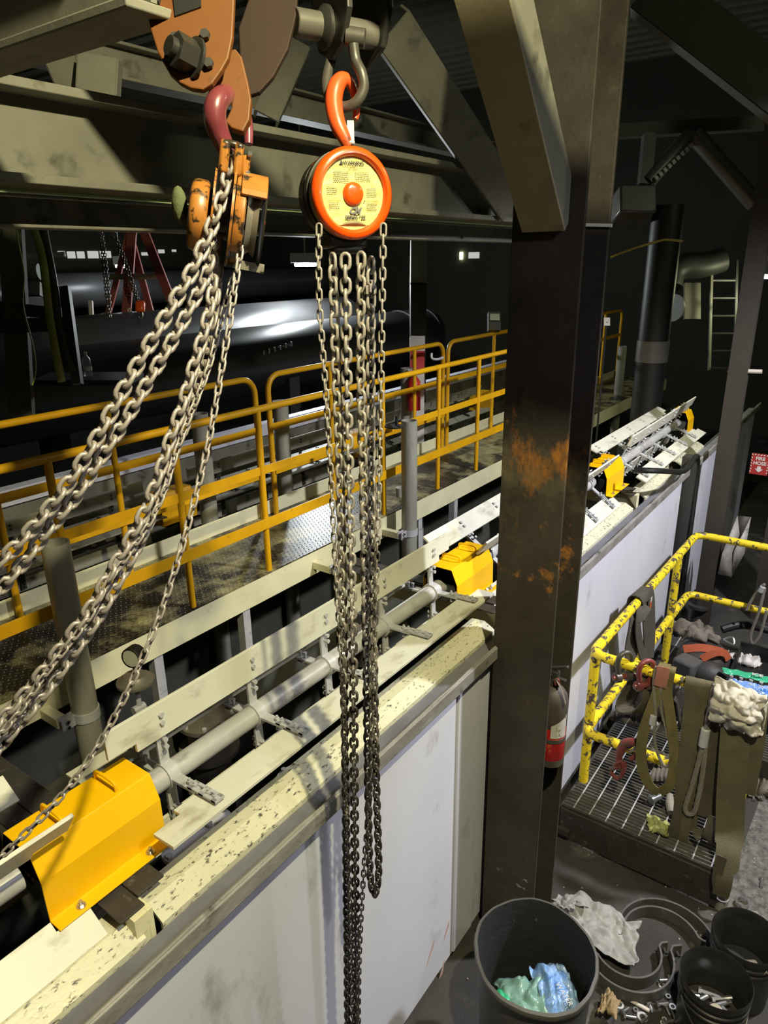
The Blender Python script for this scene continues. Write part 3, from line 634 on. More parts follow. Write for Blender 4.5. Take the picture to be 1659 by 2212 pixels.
railing('near yellow handrail along the walkway edge', 3.13, -1.2, 6.45, [0.6, 1.66, 2.38, 3.02, 4.33, 5.15, 5.86], 1.488)
railing('far left yellow handrail with rounded end', 3.87, -1.0, 3.72, [1.73, 2.48], 1.488, 2.60, (2.2,), 1.86, bend1=True)
railing('far middle yellow handrail rounded at both ends', 3.87, 3.86, 6.45, [4.6, 5.9], 1.488, 2.60, (2.2,), 1.86, bend0=True, bend1=True)
railing('far right yellow handrail passing behind the column', 3.87, 6.55, 12.2, [7.6, 9.0, 10.4, 11.4], 1.488, 2.60, (2.2,), None, bend0=True, bend1=True)

def stub_pipe(label, u, vt, vb, y, r, zb, clamp_z, arm_to):
    p = onY(u, vt, y); t = thing('stub_pipe', label, 'pipe', (p.x, y, zb)); x = p.x; zt = p.z
    obj('barrel', MB().lathe([(r, zb), (r, zt), (r - 0.008, zt), (r - 0.008, zt - 0.3)], (x, y, 0), (0, 0, 1), 24), 'pipe_gray', t)
    if clamp_z:
        obj('clamp_band', MB().lathe([(r, -0.025), (r + 0.006, -0.025), (r + 0.006, 0.025), (r, 0.025)], (x, y, clamp_z), (0, 0, 1), 24, closed=True), 'galv', t)
        m = MB().boxm((x - r - 0.035, y - 0.01, clamp_z), (0.07, 0, 0), (0, 0.01, 0), (0, 0, 0.06)).boxm((x - r - 0.035, y + 0.02, clamp_z), (0.07, 0, 0), (0, 0.01, 0), (0, 0, 0.06))
        obj('clamp_ear', m, 'galv', t)
        b = MB()
        for s in (-0.015, 0.015):
            q = V((x - r - 0.045, y - 0.03, clamp_z + s)); b.hexprism(q, (0, 1, 0), 0.011, 0.012); b.cyl(q, q + V((0, .07, 0)), 0.006, 8)
        obj('clamp_bolt', b, 'steel_bright', t)
        obj('support_arm', MB().bar((x - r - 0.05, y + 0.02, clamp_z), (x - r - 0.05, arm_to, clamp_z), 0.05, 0.05), 'cream', t)
    return t
stub_pipe('tall grey stub pipe at far left in front of walkway', 118, 1172, 1700, 2.93, 0.062, 0.0, 1.33, 3.10)
stub_pipe('open topped stub pipe left of the column with a lid', 884, 908, 1250, 2.93, 0.062, 0.0, 1.36, 3.10)
stub_pipe('stub pipe mostly hidden behind the hanging chains', 742, 1215, 1400, 2.93, 0.062, 0.0, 1.38, 3.10)
p = onY(868, 915, 2.9); tag(obj('cover_disc', MB().cyl(V((4.20, 2.93, p.z - 0.02)), V((4.20, 2.93, p.z - 0.01)), 0.075, 20).cyl(V((4.23, 2.93, p.z - 0.01)), V((4.23, 2.93, p.z + 0.06)), 0.012, 8), 'black'), 'black round lid tipped beside the open stub pipe', 'lid')
stub_pipe('far grey stub pipe behind left walkway handrail', 430, 893, 1140, 4.12, 0.065, 0.0, None, 0)
stub_pipe('far grey stub pipe behind the rounded handrail ends', 605, 866, 1090, 4.12, 0.065, 0.0, None, 0)
stub_pipe('far grey stub pipe beside red banded post', 878, 795, 900, 4.12, 0.06, 0.0, None, 0)
stub_pipe('lone grey stub pipe right of the dark column', 1345, 748, 920, 3.3, 0.062, 0.0, 1.33, 3.4)
p = onZ(865, 1072, 1.488); tag(obj('bowl', MB().lathe([(0.0, 0.0), (0.035, 0.0), (0.045, 0.08), (0.041, 0.08), (0.033, 0.01), (0.0, 0.01)], p, (0, 0, 1), 24), 'bowl_white'), 'small pale cup standing on the walkway by stub pipe', 'cup')

# ================================================================ FAR TANK LINE
t = thing('far_tank', 'second white tank line on the far side of the walkway', 'tank', (5, 5.3, 0))
obj('back_panel', MB().box(-1.5, 13, 5.55, 5.6, 0, 1.62), 'panel_dim', t)
obj('back_ledge', MB().box(-1.5, 13, 5.50, 5.62, 1.62, 1.75), 'tank_white', t)
obj('front_panel', MB().box(-1.5, 13, 4.20, 4.24, 0, 1.18), 'pit_gray', t)
obj('front_cap', MB().box(-1.5, 13, 4.30, 4.42, 1.16, 1.22), 'panel_dim', t)
rotor('far paddle shaft behind the left walkway handrail', 0.3, 3.35, [0.6, 1.4, 2.2, 3.0], 4.80, 1.48, -0.08, [(0.4, 3.3)])
rotor('far paddle shaft behind the middle walkway handrail', 3.7, 5.9, [4.1, 4.65, 5.2, 5.7], 4.80, 1.48, -0.05, [(3.75, 5.95)])
rotor('far paddle shaft behind the handrail near the column', 6.2, 8.9, [6.5, 7.05, 7.6, 8.3], 4.80, 1.48, 0.25, [(6.2, 8.95)])
def far_guard(label, x0, x1):
    t = thing('bearing_guard', label, 'guard', ((x0 + x1) / 2, 4.8, 1.36))
    P = [(-0.17, 1.36), (-0.12, 1.36), (-0.12, 1.52), (-0.07, 1.62), (0.07, 1.62), (0.12, 1.52), (0.12, 1.36), (0.17, 1.36)]
    obj('hood', MB().prism([(4.8 + a, z) for a, z in P], (x0, 0, 0), (0, 1, 0), (0, 0, 1), (x1 - x0, 0, 0)), 'rail_yellow', t, smooth=0, bevel=0.003)
    obj('lift_handle', MB().tube([(x0 + .1, 4.75, 1.62), (x0 + .1, 4.75, 1.65), (x0 + .1, 4.85, 1.65), (x0 + .1, 4.85, 1.62)], 0.005, 6), 'rail_yellow', t)
far_guard('shaded yellow guard behind the left handrail and chains', 3.36, 3.72)
far_guard('shaded yellow guard behind hanging chains and handrail', 5.92, 6.22)
far_guard('small shaded yellow guard beside the column behind handrail', 8.95, 9.25)
tag(obj('walk_plate', MB().box(2.2, 3.5, 4.0, 4.6, 1.20, 1.23), 'black_plate'), 'black cover plate at the foot of the far stub pipe', 'plate')

# ================================================================ FAR BACKGROUND
def drum(label, y, z, r, x0, x1, m='roll_black', band=()):
    t = thing('large_pipe', label, 'pipe', ((x0 + x1) / 2, y, z - r))
    obj('barrel', MB().lathe([(0, 0), (r, 0), (r, x1 - x0), (0, x1 - x0)], (x0, y, z), (1, 0, 0), 48), m, t)
    for bx in band: obj('band', MB().lathe([(r, -0.04), (r + 0.012, -0.04), (r + 0.012, 0.04), (r, 0.04)], (bx, y, z), (1, 0, 0), 48, closed=True), 'steel_dark', t)
    return t
drum('huge black pipe with a lamp glint behind left hoist', 8.0, 2.33, 0.52, 2.0, 9.9)
drum('shorter black pipe in front ending right of the chains', 7.0, 2.18, 0.44, 0.5, 11.0, band=(10.2, 10.9))
drum('distant black pipe beyond the red stepladder', 12.0, 3.0, 0.30, 3.5, 15.7)
t = thing('pipe_saddle', 'grey metal saddle under the front black pipe', 'bracket', (6.9, 6.7, 0))
sp = [onY(u, v, 6.6) for u, v in ((565, 770), (632, 750), (628, 795), (570, 815))]
obj('shell', MB().add([sp[0], sp[1], sp[2], sp[3]] + [q + V((0, 0.1, 0)) for q in sp], [(0, 1, 2, 3), (4, 7, 6, 5), (0, 4, 5, 1), (2, 6, 7, 3), (0, 3, 7, 4), (1, 5, 6, 2)]), 'insul', t)
for k in range(6): q = onY(570 + k * 12, 768 - k * 4, 6.58); obj('stud', MB().cyl(q, q + V((0, 0, 0.06)), 0.012, 6), 'galv', t)
obj('foot', MB().box(7.0, 7.2, 6.6, 7.1, 0, 1.95), 'steel_dark', t)
# red stepladder
def quad_bar(name, pts, D0, w, m, parent):
    o = MB().bar(atD(*pts[0], D0), atD(*pts[1], D0), w, 0.05, HEAD); return obj(name, o, m, parent)
t = thing('stepladder', 'faded red stepladder far behind the left chain hoist', 'ladder', atD(300, 690, 9.0))
quad_bar('rail', ((286, 492), (272, 692)), 9.0, 0.11, 'ladder_red', t)
quad_bar('rail', ((308, 492), (370, 650)), 9.0, 0.11, 'ladder_red', t)
quad_bar('rail', ((277, 490), (330, 690)), 9.25, 0.08, 'ladder_red', t)
quad_bar('rail', ((282, 490), (228, 700)), 9.25, 0.07, 'ladder_red', t)
obj('top_cap', MB().boxm(atD(290, 489, 9.05), RX * 0.42, RY * 0.05, RZ * 0.3), 'ladder_cream', t)
quad_bar('step', ((235, 598), (345, 597)), 9.1, 0.07, 'ladder_cream', t)
quad_bar('step', ((262, 688), (322, 683)), 9.1, 0.07, 'ladder_cream', t)
obj('size_number', text_mb('8', 0.14, atD(280, 675, 8.96), RX, -RY), 'sign_white', t, smooth=0)
# distant small hoist with slack chains
t = thing('chain_hoist', 'distant small orange hoist block dangling before the red ladder', 'chain hoist', atD(303, 690, 8.3))
obj('hook_block', MB().boxm(atD(303, 662, 8.3), RX * 0.11, RY * 0.14, RZ * 0.08), 'hook_orange', t, bevel=0.03)
obj('hook', MB().tube(smooth_path([atD(306, 672, 8.3), atD(307, 684, 8.3), atD(302, 690, 8.3), atD(299, 684, 8.3)]), 0.012, 8), 'shackle_steel', t)
for pts in (((228, 478), (258, 540), (285, 620), (300, 655)), ((238, 478), (270, 560), (300, 650)), ((213, 478), (222, 560), (230, 640), (234, 692)), ((217, 478), (228, 560), (236, 640), (237, 690))):
    obj('load_chain', chain(MB(), [atD(u, v, 8.3) for u, v in pts], 0.040, 0.012, n=5), 'shackle_steel', t)
# lamps
def fixture(label, u, v, D, w, m, power, color):
    c = atD(u, v, D); t = thing('bay_light', label, 'lamp', c)
    obj('housing', MB().boxm(c + V((0, 0, 0.11)), RX * w, HEAD * 0.3, V((0, 0, 0.14))), 'lamp_case', t, bevel=0.01)
    obj('lens', MB().boxm(c + V((0, 0, 0.015)), RX * w * 0.75, HEAD * 0.24, V((0, 0, 0.05))), m, t, bevel=0.015)
    obj('hanger_rod', MB().cyl(c + V((0, 0, 0.17)), V((c.x, c.y, 7.05)), 0.012, 8), 'lamp_case', t)
    lamp('bay_light_glow', 'POINT', c - V((0, 0, 0.12)), None, power, color, 0.1); return t
fixture('lit white bay light left of the round hoist chains', 660, 574, 10.4, 0.42, 'lamp_white', 300, (0.9, 0.97, 1.0))
fixture('distant lit bay light behind the red stepladder', 262, 577, 12.0, 0.18, 'lamp_white', 22, (0.9, 0.97, 1.0))
fixture('glaring yellowish bay light at the right picture edge', 1652, 600, 8.5, 0.34, 'lamp_yellow', 14, (0.95, 1.0, 0.6))
# left poles
def pole(name, label, pts, D, r, m, cat='pole'):
    return tag(obj(name, MB().tube(smooth_path([atD(u, v, D) for u, v in pts]), r, 12), m), label, cat)
pole('bent_pole', 'lime lit bent pole at far left', ((60, 412), (66, 470), (92, 560), (108, 690), (133, 824)), 4.6, 0.026, 'pole_lime')
pole('conduit', 'dark conduit running beside the lime lit pole', ((82, 412), (93, 500), (112, 600), (128, 720), (155, 805)), 4.65, 0.032, 'steel_dark')
pole('hanging_wire', 'thin pale wire dangling at the far left edge', ((32, 412), (36, 500), (52, 590), (50, 660), (72, 750), (77, 800), (70, 832)), 4.2, 0.0045, 'pole_lime', 'wire')
t = thing('cable_tray_frame', 'dark bracket frame at the left edge behind the pole', 'bracket', atD(60, 780, 4.7))
obj('bar', MB().bar(atD(-20, 705, 4.7), atD(145, 700, 4.7), 0.03, 0.09), 'steel_dark', t)
obj('bar', MB().bar(atD(-20, 662, 4.9), atD(132, 678, 4.9), 0.03, 0.08), 'steel_dark', t)
obj('upright', MB().bar(atD(20, 420, 4.9), atD(48, 900, 4.9), 0.16, 0.05, HEAD), 'beam_dark', t)
obj('upright', MB().bar(atD(140, 620, 4.7), atD(168, 830, 4.7), 0.06, 0.05, HEAD), 'steel_dark', t)
p = atD(191, 812, 5.2); t = thing('water_bottle', 'clear plastic water bottle standing at left below the poles', 'bottle', p)
obj('body', MB().lathe([(0, 0), (0.030, 0), (0.032, 0.01), (0.032, 0.10), (0.026, 0.125), (0.011, 0.15), (0.011, 0.16)], p, (0, 0, 1), 18), 'plastic_clear', t)
obj('cap', MB().cyl(p + V((0, 0, 0.158)), p + V((0, 0, 0.175)), 0.013, 14), 'sign_white', t)
obj('paper_label', MB().lathe([(0.0325, 0.04), (0.0325, 0.07)], p, (0, 0, 1), 18), 'pale_sign', t)
tag(obj('bottle_shelf', MB().boxm(p - V((0, 0, 0.02)), RX * 0.7, HEAD * 0.4, V((0, 0, 0.04))), 'black'), 'black ledge under the water bottle at left', 'ledge')
# distant lit clutter beyond: pale window strips, rails, plates
def plate(name, label, u0, v0, u1, v1, D, m, cat, th=0.03):
    c = atD((u0 + u1) / 2, (v0 + v1) / 2, D)
    return tag(obj(name, MB().boxm(c, RX * (u1 - u0) / FPX * D, RY * (v1 - v0) / FPX * D, RZ * th), m), label, cat)
mat('daylight_strip', (0.5, 0.5, 0.5), 0.5, emit=(0.80, 0.78, 0.72, 0.55))
def wpane(name, label, u0, v0, u1, v1, m, cat):
    if u0 > 800:
        a, b_ = onX(u0, v0, 15.79), onX(u1, v1, 15.79)
        return tag(obj(name, MB().box(15.77, 15.81, b_.y, a.y, b_.z, a.z), m), label, cat)
    a, b_ = onY(u0, v0, 15.78), onY(u1, v1, 15.78)
    return tag(obj(name, MB().box(a.x, b_.x, 15.76, 15.80, b_.z, a.z), m), label, cat)
k = 0
for (u0, v0, u1, v1) in ((125, 542, 140, 549), (145, 543, 163, 558), (166, 543, 183, 558), (189, 542, 213, 558), (216, 542, 240, 557), (306, 545, 330, 552), (342, 539, 355, 547), (372, 539, 380, 544)):
    k += 1
    wpane('clerestory_pane', ('first', 'second', 'third', 'fourth', 'fifth', 'sixth', 'seventh', 'eighth')[k - 1] + ' daylit pane listed left to right behind the red stepladder', u0, v0, u1, v1, 'daylight_strip', 'window')['group'] = 'daylit panes beyond the left hoist'
tag(obj('white_pipe', MB().cyl(atD(26, 557, 8), atD(140, 549, 8), 0.03, 10), 'white_pipe'), 'pale horizontal pipe at far left behind the poles', 'pipe')
t = thing('machine', 'pale cylinder casing on a panelled stand at far left behind the poles', 'machine', atD(64, 900, 9.2))
obj('casing', MB().cyl(atD(40, 590, 9), atD(86, 587, 9), 0.10, 24), 'lamp_case', t)
obj('stand', MB().boxm(atD(64, 606, 9.2), RX * 0.36, RZ * 0.3, RY * 0.03), 'steel_dark', t)
obj('cabinet_panel', MB().boxm(atD(64, 628, 9.2), RX * 0.36, RZ * 0.2, RY * 0.17), 'lamp_case', t)
q = atD(64, 640, 9.2); obj('pedestal', MB().box(q.x - 0.15, q.x + 0.15, q.y - 0.15, q.y + 0.15, 0, q.z), 'black', t)
t = thing('steel_frame', 'pale angled steel frame left of the red ladder foot', 'frame', atD(240, 690, 9.6))  # open frame of steel bars
quad_bar('bar', ((196, 650), (198, 690)), 9.6, 0.05, 'white_pipe', t)
quad_bar('bar', ((196, 690), (260, 682)), 9.6, 0.05, 'white_pipe', t)
quad_bar('bar', ((275, 678), (322, 680)), 9.6, 0.06, 'white_pipe', t)
quad_bar('bar', ((205, 685), (240, 672)), 9.6, 0.03, 'white_pipe', t)
# back post with gussets
t = thing('back_post', 'pale grey post with corner gussets right of round hoist', 'column', atD(905, 615, 8.5))
obj('shaft', MB().bar(atD(905, 440, 8.5), atD(903, 614, 8.5), 0.19, 0.15, HEAD), 'beam', t)
q = atD(903, 614, 8.5); obj('lower_shaft', MB().bar(q, V((q.x, q.y, 0)), 0.19, 0.15, HEAD), 'black', t)
obj('gusset', MB().bar(atD(848, 465, 8.5), atD(884, 510, 8.5), 0.10, 0.04, HEAD), 'beam', t)
obj('gusset', MB().bar(atD(965, 465, 8.5), atD(932, 505, 8.5), 0.10, 0.04, HEAD), 'beam', t)
t = thing('banded_post', 'post with red and white band behind the far handrail', 'post', atD(905, 800, 7.6))
obj('white_band', MB().bar(atD(901, 728, 7.6), atD(901, 760, 7.6), 0.16, 0.1, HEAD), 'sign_white', t)
obj('red_band', MB().bar(atD(901, 760, 7.6), atD(901, 800, 7.6), 0.15, 0.1, HEAD), 'extinguisher_red', t)
q = atD(901, 800, 7.6); obj('post_foot', MB().bar(q, V((q.x, q.y, 0)), 0.15, 0.1, HEAD), 'sign_white', t)
p = atD(894, 850, 7.3); t = thing('fire_extinguisher', 'dim red fire extinguisher behind the far handrail', 'fire extinguisher', p - V((0, 0, 0.15)))
obj('cylinder', MB().lathe([(0, -0.17), (0.07, -0.17), (0.07, 0.12), (0.03, 0.18), (0.02, 0.2), (0, 0.2)], p, (0, 0, 1), 16), 'extinguisher_red', t)
obj('valve', MB().boxm(p + V((0, 0, 0.23)), RX * 0.12, HEAD * 0.03, V((0, 0, 0.03))), 'galv', t)
plate('notice', 'small pale notice card beside column over the handrail', 1059, 678, 1079, 692, 8.0, 'pale_sign', 'notice', 0.01)
plate('junction_box', 'dark junction box under the small pale notice card', 1054, 676, 1080, 715, 8.1, 'steel_dark', 'box', 0.1)
wpane('yellow_light', 'tiny bright yellow light in the dark right of round hoist', 994, 545, 999, 560, 'lamp_yellow', 'light')
wpane('lit_opening', 'small pinkish lit opening in the dark beyond the hoist', 1013, 545, 1035, 558, 'daylight_strip', 'opening')
wpane('lit_slot', 'thin lit slot high between round hoist and column', 993, 486, 1045, 489, 'daylight_strip', 'opening')
q = atD(1311, 695, 7.0); t = thing('card_stand', 'small white card on a thin stand right of the column', 'card', V((q.x, q.y, 0)))
obj('card', MB().boxm(q, RX * 0.06, RY * 0.08, RZ * 0.01), 'sign_white', t); obj('stand', MB().cyl(V((q.x, q.y, 0)), q, 0.01, 8), 'black', t)
t = thing('hand_crank', 'small grey hand crank behind the rounded far handrail', 'crank', atD(945, 775, 6.3))
obj('crank_arm', MB().tube(smooth_path([atD(932, 763, 6.3), atD(933, 774, 6.3), atD(945, 776, 6.3), atD(958, 772, 6.3)]), 0.012, 8), 'galv', t)
# right background
t = thing('standing_pipe', 'large dark standing pipe with one pale band', 'pipe', atD(1400, 900, 7.5))
q = atD(1409, 758, 7.5); obj('barrel', MB().cyl(V((q.x, q.y, 0)), V((q.x, q.y, 3.9)), 0.155, 24), 'black', t)
obj('band', MB().cyl(q - V((0, 0, 0.11)), q + V((0, 0, 0.11)), 0.165, 24), 'insul', t)
t = thing('duct_bend', 'dim silver jacketed duct bend high at right', 'duct', atD(1460, 600, 9))
obj('duct', MB().tube(smooth_path([atD(1446, 620, 9), atD(1452, 590, 9), atD(1475, 575, 9), atD(1520, 572, 9), atD(1560, 560, 9)]), 0.16, 18), 'steel_dark', t)
tag(obj('round_plate', MB().cyl(atD(1453, 665, 8.5), atD(1453, 665, 8.5) + V((0.9, -0.4, 0)) * 0.03, 0.16, 24), 'lamp_case'), 'dim oval cover plate right of the standing pipe', 'plate')
plate('pale_funnel', 'dim pale sheet metal hopper side behind the ladder', 1478, 612, 1512, 690, 9.2, 'panel_dim', 'panel', 0.05)
t = thing('rung_ladder', 'dim vertical rung ladder at right behind the slim post', 'ladder', atD(1545, 780, 9))
for u in (1538, 1592): obj('rail', MB().bar(atD(u, 562, 9), atD(u - 6, 800, 9), 0.03, 0.03, HEAD), 'panel_dim' if u < 1550 else 'steel_dark', t)
for i in range(6): obj('rung', MB().bar(atD(1537, 606 + i * 38, 9), atD(1590, 606 + i * 38, 9), 0.03, 0.02), 'steel_dark', t)
tag(obj('white_pipe', MB().cyl(onX(1572, 801, 6.58), onX(1646, 803, 6.58), 0.018, 10), 'white_pipe'), 'short pale horizontal bar at right beyond the slim post', 'pipe')
t = thing('v_truss', 'grey V shaped pipe struts high at the right', 'strut', atD(1500, 440, 7))
obj('strut', MB().cyl(atD(1398, 395, 7), atD(1490, 292, 7), 0.075, 16), 'insul', t)
obj('strut', MB().cyl(atD(1500, 290, 7), atD(1632, 440, 7), 0.085, 16), 'insul', t)
obj('hanger', MB().bar(atD(1402, 290, 7), atD(1392, 400, 7), 0.12, 0.08, HEAD), 'insul', t)
b = MB()
for i in range(9):
    q0, q1 = V(atD(1416, 387, 6.9)), V(atD(1500, 308, 6.9)); a = q0.lerp(q1, i / 9); c = q0.lerp(q1, (i + 0.55) / 9); b.bar(a, c, 0.04, 0.01, HEAD)
obj('striped_tape', b, 'sign_white', t)
tag(obj('duct_box', MB().boxm(atD(1368, 442, 7), RX * 0.36, RY * 0.27, RZ * 0.3), 'insul', bevel=0.02), 'grey foil wrapped box high right of the column', 'box')
tag(obj('chord_beam', MB().bar(atD(1325, 285, 7.1), atD(1720, 262, 7.1), 0.2, 0.12), 'beam_dark'), 'dim top chord over the V shaped struts', 'beam')
pole('yellow_hose', 'thin yellow hose looping right of the column top', ((1318, 556), (1360, 540), (1415, 523), (1440, 518), (1475, 521)), 6.5, 0.011, 'hose_yellow', 'hose')
tag(obj('strip_fixture', MB().bar(onX(1266, 486, 2.855), onX(1322, 487, 2.855), 0.012, 0.012), 'galv'), 'short shiny strip on the dark column side', 'strip')
# dark column with fire hose sign
t = thing('dark_column', 'broad dark column at right edge carrying the fire hose sign', 'column', (7.2, 0.4, 0))
obj('face', MB().box(7.2, 7.3, 0.30, 0.72, 0, 6), 'column_plain', t)
obj('return', MB().box(7.3, 7.6, 0.36, 0.40, 0, 6), 'column_plain', t)
c = onX(1641, 1003, 7.19); t = thing('fire_hose_sign', 'red FIRE HOSE sign with white arrow at right edge', 'sign', c - V((0, 0, .1)))
sx, sz = V((0, -1, 0)), V((0, 0, 1))
obj('panel', MB().boxm(c, (0.004, 0, 0), sx * 0.155, sz * 0.20), 'sign_red', t)
f = c + V((-0.004, 0, 0))
obj('lettering', text_mb('FIRE', 0.044, f + sz * 0.052, sx, sz, bold=0.0015), 'sign_white', t, smooth=0)
obj('lettering', text_mb('HOSE', 0.044, f + sz * 0.008, sx, sz, bold=0.0015), 'sign_white', t, smooth=0)
obj('arrow', MB().prism([(-0.016, -0.02), (0.016, -0.02), (0.016, -0.045), (0.036, -0.045), (0, -0.078), (-0.036, -0.045), (-0.016, -0.045)], f, sx, sz, (-0.0005, 0, 0)), 'sign_white', t, smooth=0)
b = MB()
for s in (-1, 1):
    for i in range(7):
        y = -0.085 + i * 0.027; b.prism([(s * 0.064, y), (s * 0.075, y + 0.008), (s * 0.075, y + 0.018), (s * 0.064, y + 0.010)], f, sx, sz, (-0.0005, 0, 0))
for i in range(5): b.prism([(-0.055 + i * 0.025, 0.082), (-0.045 + i * 0.025, 0.082), (-0.037 + i * 0.025, 0.095), (-0.047 + i * 0.025, 0.095)], f, sx, sz, (-0.0005, 0, 0))
obj('hazard_stripe', b, 'sign_white', t, smooth=0)
# folded sheet metal chute
t = thing('sheet_chute', 'open grey sheet metal chute hanging behind far yellow rail', 'chute', onX(1580, 1245, 6.6))
A = [onX(1600, 1120, 6.6), onX(1552, 1240, 6.6), onX(1578, 1248, 6.6)]
obj('left_side', MB().add([onX(1593, 1114, 6.65), onX(1598, 1160, 6.65), onX(1580, 1246, 6.5), onX(1551, 1240, 6.5), onX(1560, 1195, 6.5)], [(0, 1, 2, 3, 4)]), 'lip_gray', t, solid=0.006)
obj('right_side', MB().add([onX(1622, 1117, 6.65), onX(1608, 1195, 6.6), onX(1578, 1250, 6.5), onX(1586, 1190, 6.55)], [(0, 1, 2, 3)]), 'lip_gray', t, solid=0.006)
obj('back_sheet', MB().add([onX(1593, 1114, 6.7), onX(1622, 1117, 6.7), onX(1610, 1170, 6.75), onX(1585, 1190, 6.75)], [(0, 1, 2, 3)]), 'column_plain', t, solid=0.006)

# ================================================================ ROUND CHAIN HOIST
hc = atD(765, 418, 1.6)
hn = V((-0.469, -0.883, 0.0)).normalized(); hr = V((0, 0, 1)).cross(hn); hz = V((0, 0, 1))
t = thing('chain_hoist', 'round bright orange chain hoist with yellow warning label, hanging from a shackle', 'chain hoist', hc - V((0, 0, 0.2)))
obj('hand_wheel_cover', MB().lathe([(0.0, -0.012), (0.0765, -0.012), (0.0775, -0.001), (0.083, 0.005), (0.091, 0.004), (0.0975, -0.003), (0.0985, -0.012), (0.0965, -0.014)], hc, hn, 64), 'hoist_orange', t, smooth=50)
obj('cover_rim', MB().lathe([(0.0962, -0.012), (0.0975, -0.014), (0.0965, -0.034), (0.090, -0.036)], hc, hn, 64), 'rim_dust', t)
obj('housing', MB().lathe([(0.0, -0.034), (0.086, -0.034), (0.086, -0.046), (0.097, -0.048), (0.097, -0.066), (0.088, -0.069), (0.088, -0.078), (0.094, -0.080), (0.090, -0.120), (0.072, -0.140), (0.0, -0.143)], hc, hn, 64), 'hoist_dirty', t)
lb = MB()
seg = 48; lo = hc + hn * (-0.0075)
def lab_pt(r, a):
    x, y = r * math.cos(a), r * math.sin(a)
    if y < -0.066: y = -0.066 + 0.15 * (y + 0.066)
    h = 0.0012 * noise.noise(V((x * 70, y * 90, 3.1))) + 0.0010 * abs(noise.noise(V((x * 160, y * 240, 9.2)))) * (r / 0.076)
    return lo + hr * x + hz * y + hn * h
lb.grid(lambda i, j: lab_pt(0.024 + 0.0525 * i, 2 * PI * j), 16, 120)
obj('warning_label', lb, 'label_yellow', t, smooth=80, recalc=False)
lb = MB(); lb.add([lo + hr * (0.076 * math.cos(a)) + hz * (0.076 * math.sin(a)) + hn * -0.001 for a in [PI + math.asin(0.066 / 0.076) + k * (PI - 2 * math.asin(0.066 / 0.076)) / 12 for k in range(13)]], [tuple(range(13))])
obj('label_backing', lb, 'label_yellow', t, smooth=0)
obj('label_curl', MB().grid(lambda i, j: lo + hr * ((j - 0.5) * 0.066) + hz * (-0.067 + 0.012 * i * math.sin(PI * j)) + hn * (0.001 + 0.006 * math.sin(PI * i) * math.sin(PI * j)), 6, 16), 'rim_dust', t, smooth=80)
obj('hub_boss', MB().lathe([(0.0, 0.0055), (0.012, 0.005), (0.020, 0.003), (0.0245, -0.002), (0.0255, -0.011)], hc, hn, 40), 'hoist_orange', t, smooth=60)
tf = hc + hn * (-0.0042)
def lab_text(body, size, x, y, m='ink', **k):
    obj('label_lettering', text_mb(body, size, tf + hr * x + hz * y, hr, hz, **k), m, t, smooth=0, recalc=False)
lab_text('WARNING', 0.0105, 0.003, 0.0630, bold=0.0003)
obj('label_symbol', MB().prism([(-0.005, 0), (0.005, 0), (0, 0.009)], tf + hr * -0.0275 + hz * 0.0595, hr, hz, hn * 0.0003), 'ink', t, smooth=0)
lab_text('TO REDUCE THE RISK OF INJURY', 0.0036, 0.0, 0.0562, bold=0.00008)
lab_text('DO NOT', 0.0056, 0.0, 0.0500)
lab_text('DO', 0.0050, -0.050, 0.0175); lab_text('DO', 0.0050, 0.050, 0.0175)
lab_text('ADVERTENCIA', 0.0046, -0.047, -0.0145); lab_text('AVERTISSEMENT', 0.0046, 0.0485, -0.0145)
obj('label_symbol', MB().prism([(-0.002, 0), (0.002, 0), (0, 0.004)], tf + hr * 0.0275 + hz * -0.0165, hr, hz, hn * 0.0003), 'ink', t, smooth=0)
lab_text('CM', 0.0185, 0.002, -0.0365, 'ink_gray', shear=0.45, bold=0.0010)
obj('label_logo_bar', MB().prism([(0.004, -0.0425), (0.0175, -0.0425), (0.0180, -0.0410), (0.0045, -0.0410)], tf, hr, hz, hn * 0.0004).prism([(0.0065, -0.030), (0.0085, -0.0262), (0.0125, -0.030)], tf, hr, hz, hn * 0.0004), 'ink_gray', t, smooth=0)
lab_text('SERIES 622', 0.0112, 0.004, -0.0505, 'ink', bold=0.00045)
b = MB()
for (x0, x1, ys) in ((-0.047, -0.010, (0.0445, 0.0405, 0.0365, 0.0325, 0.0285, 0.0245)), (0.006, 0.043, (0.0445, 0.0405, 0.0365, 0.0325, 0.0285)), (-0.064, -0.038, (0.012, 0.008, 0.004, 0.000)), (0.034, 0.060, (0.012, 0.008, 0.004, 0.000, -0.004)), (-0.060, -0.036, (-0.020, -0.024, -0.028, -0.032)), (0.034, 0.060, (-0.020, -0.024, -0.028, -0.032))):
    for y in ys:
        x = x0
        while x < x1 - 0.002:
            w = random.uniform(0.0012, 0.0048)
            b.boxm(tf + hr * (x + w / 2) + hz * y, hr * w, hz * 0.0013, hn * 0.0003); x += w + 0.0011
obj('label_small_print', b, 'ink_gray', t, smooth=0)
obj('chain_guide', MB().boxm(hc - hn * 0.085 - hz * 0.098, hr * 0.10, hn * 0.10, hz * 0.035).boxm(hc - hn * 0.06 - hz * 0.118, hr * 0.075, hn * 0.05, hz * 0.02), 'hoist_dirty', t, bevel=0.008)
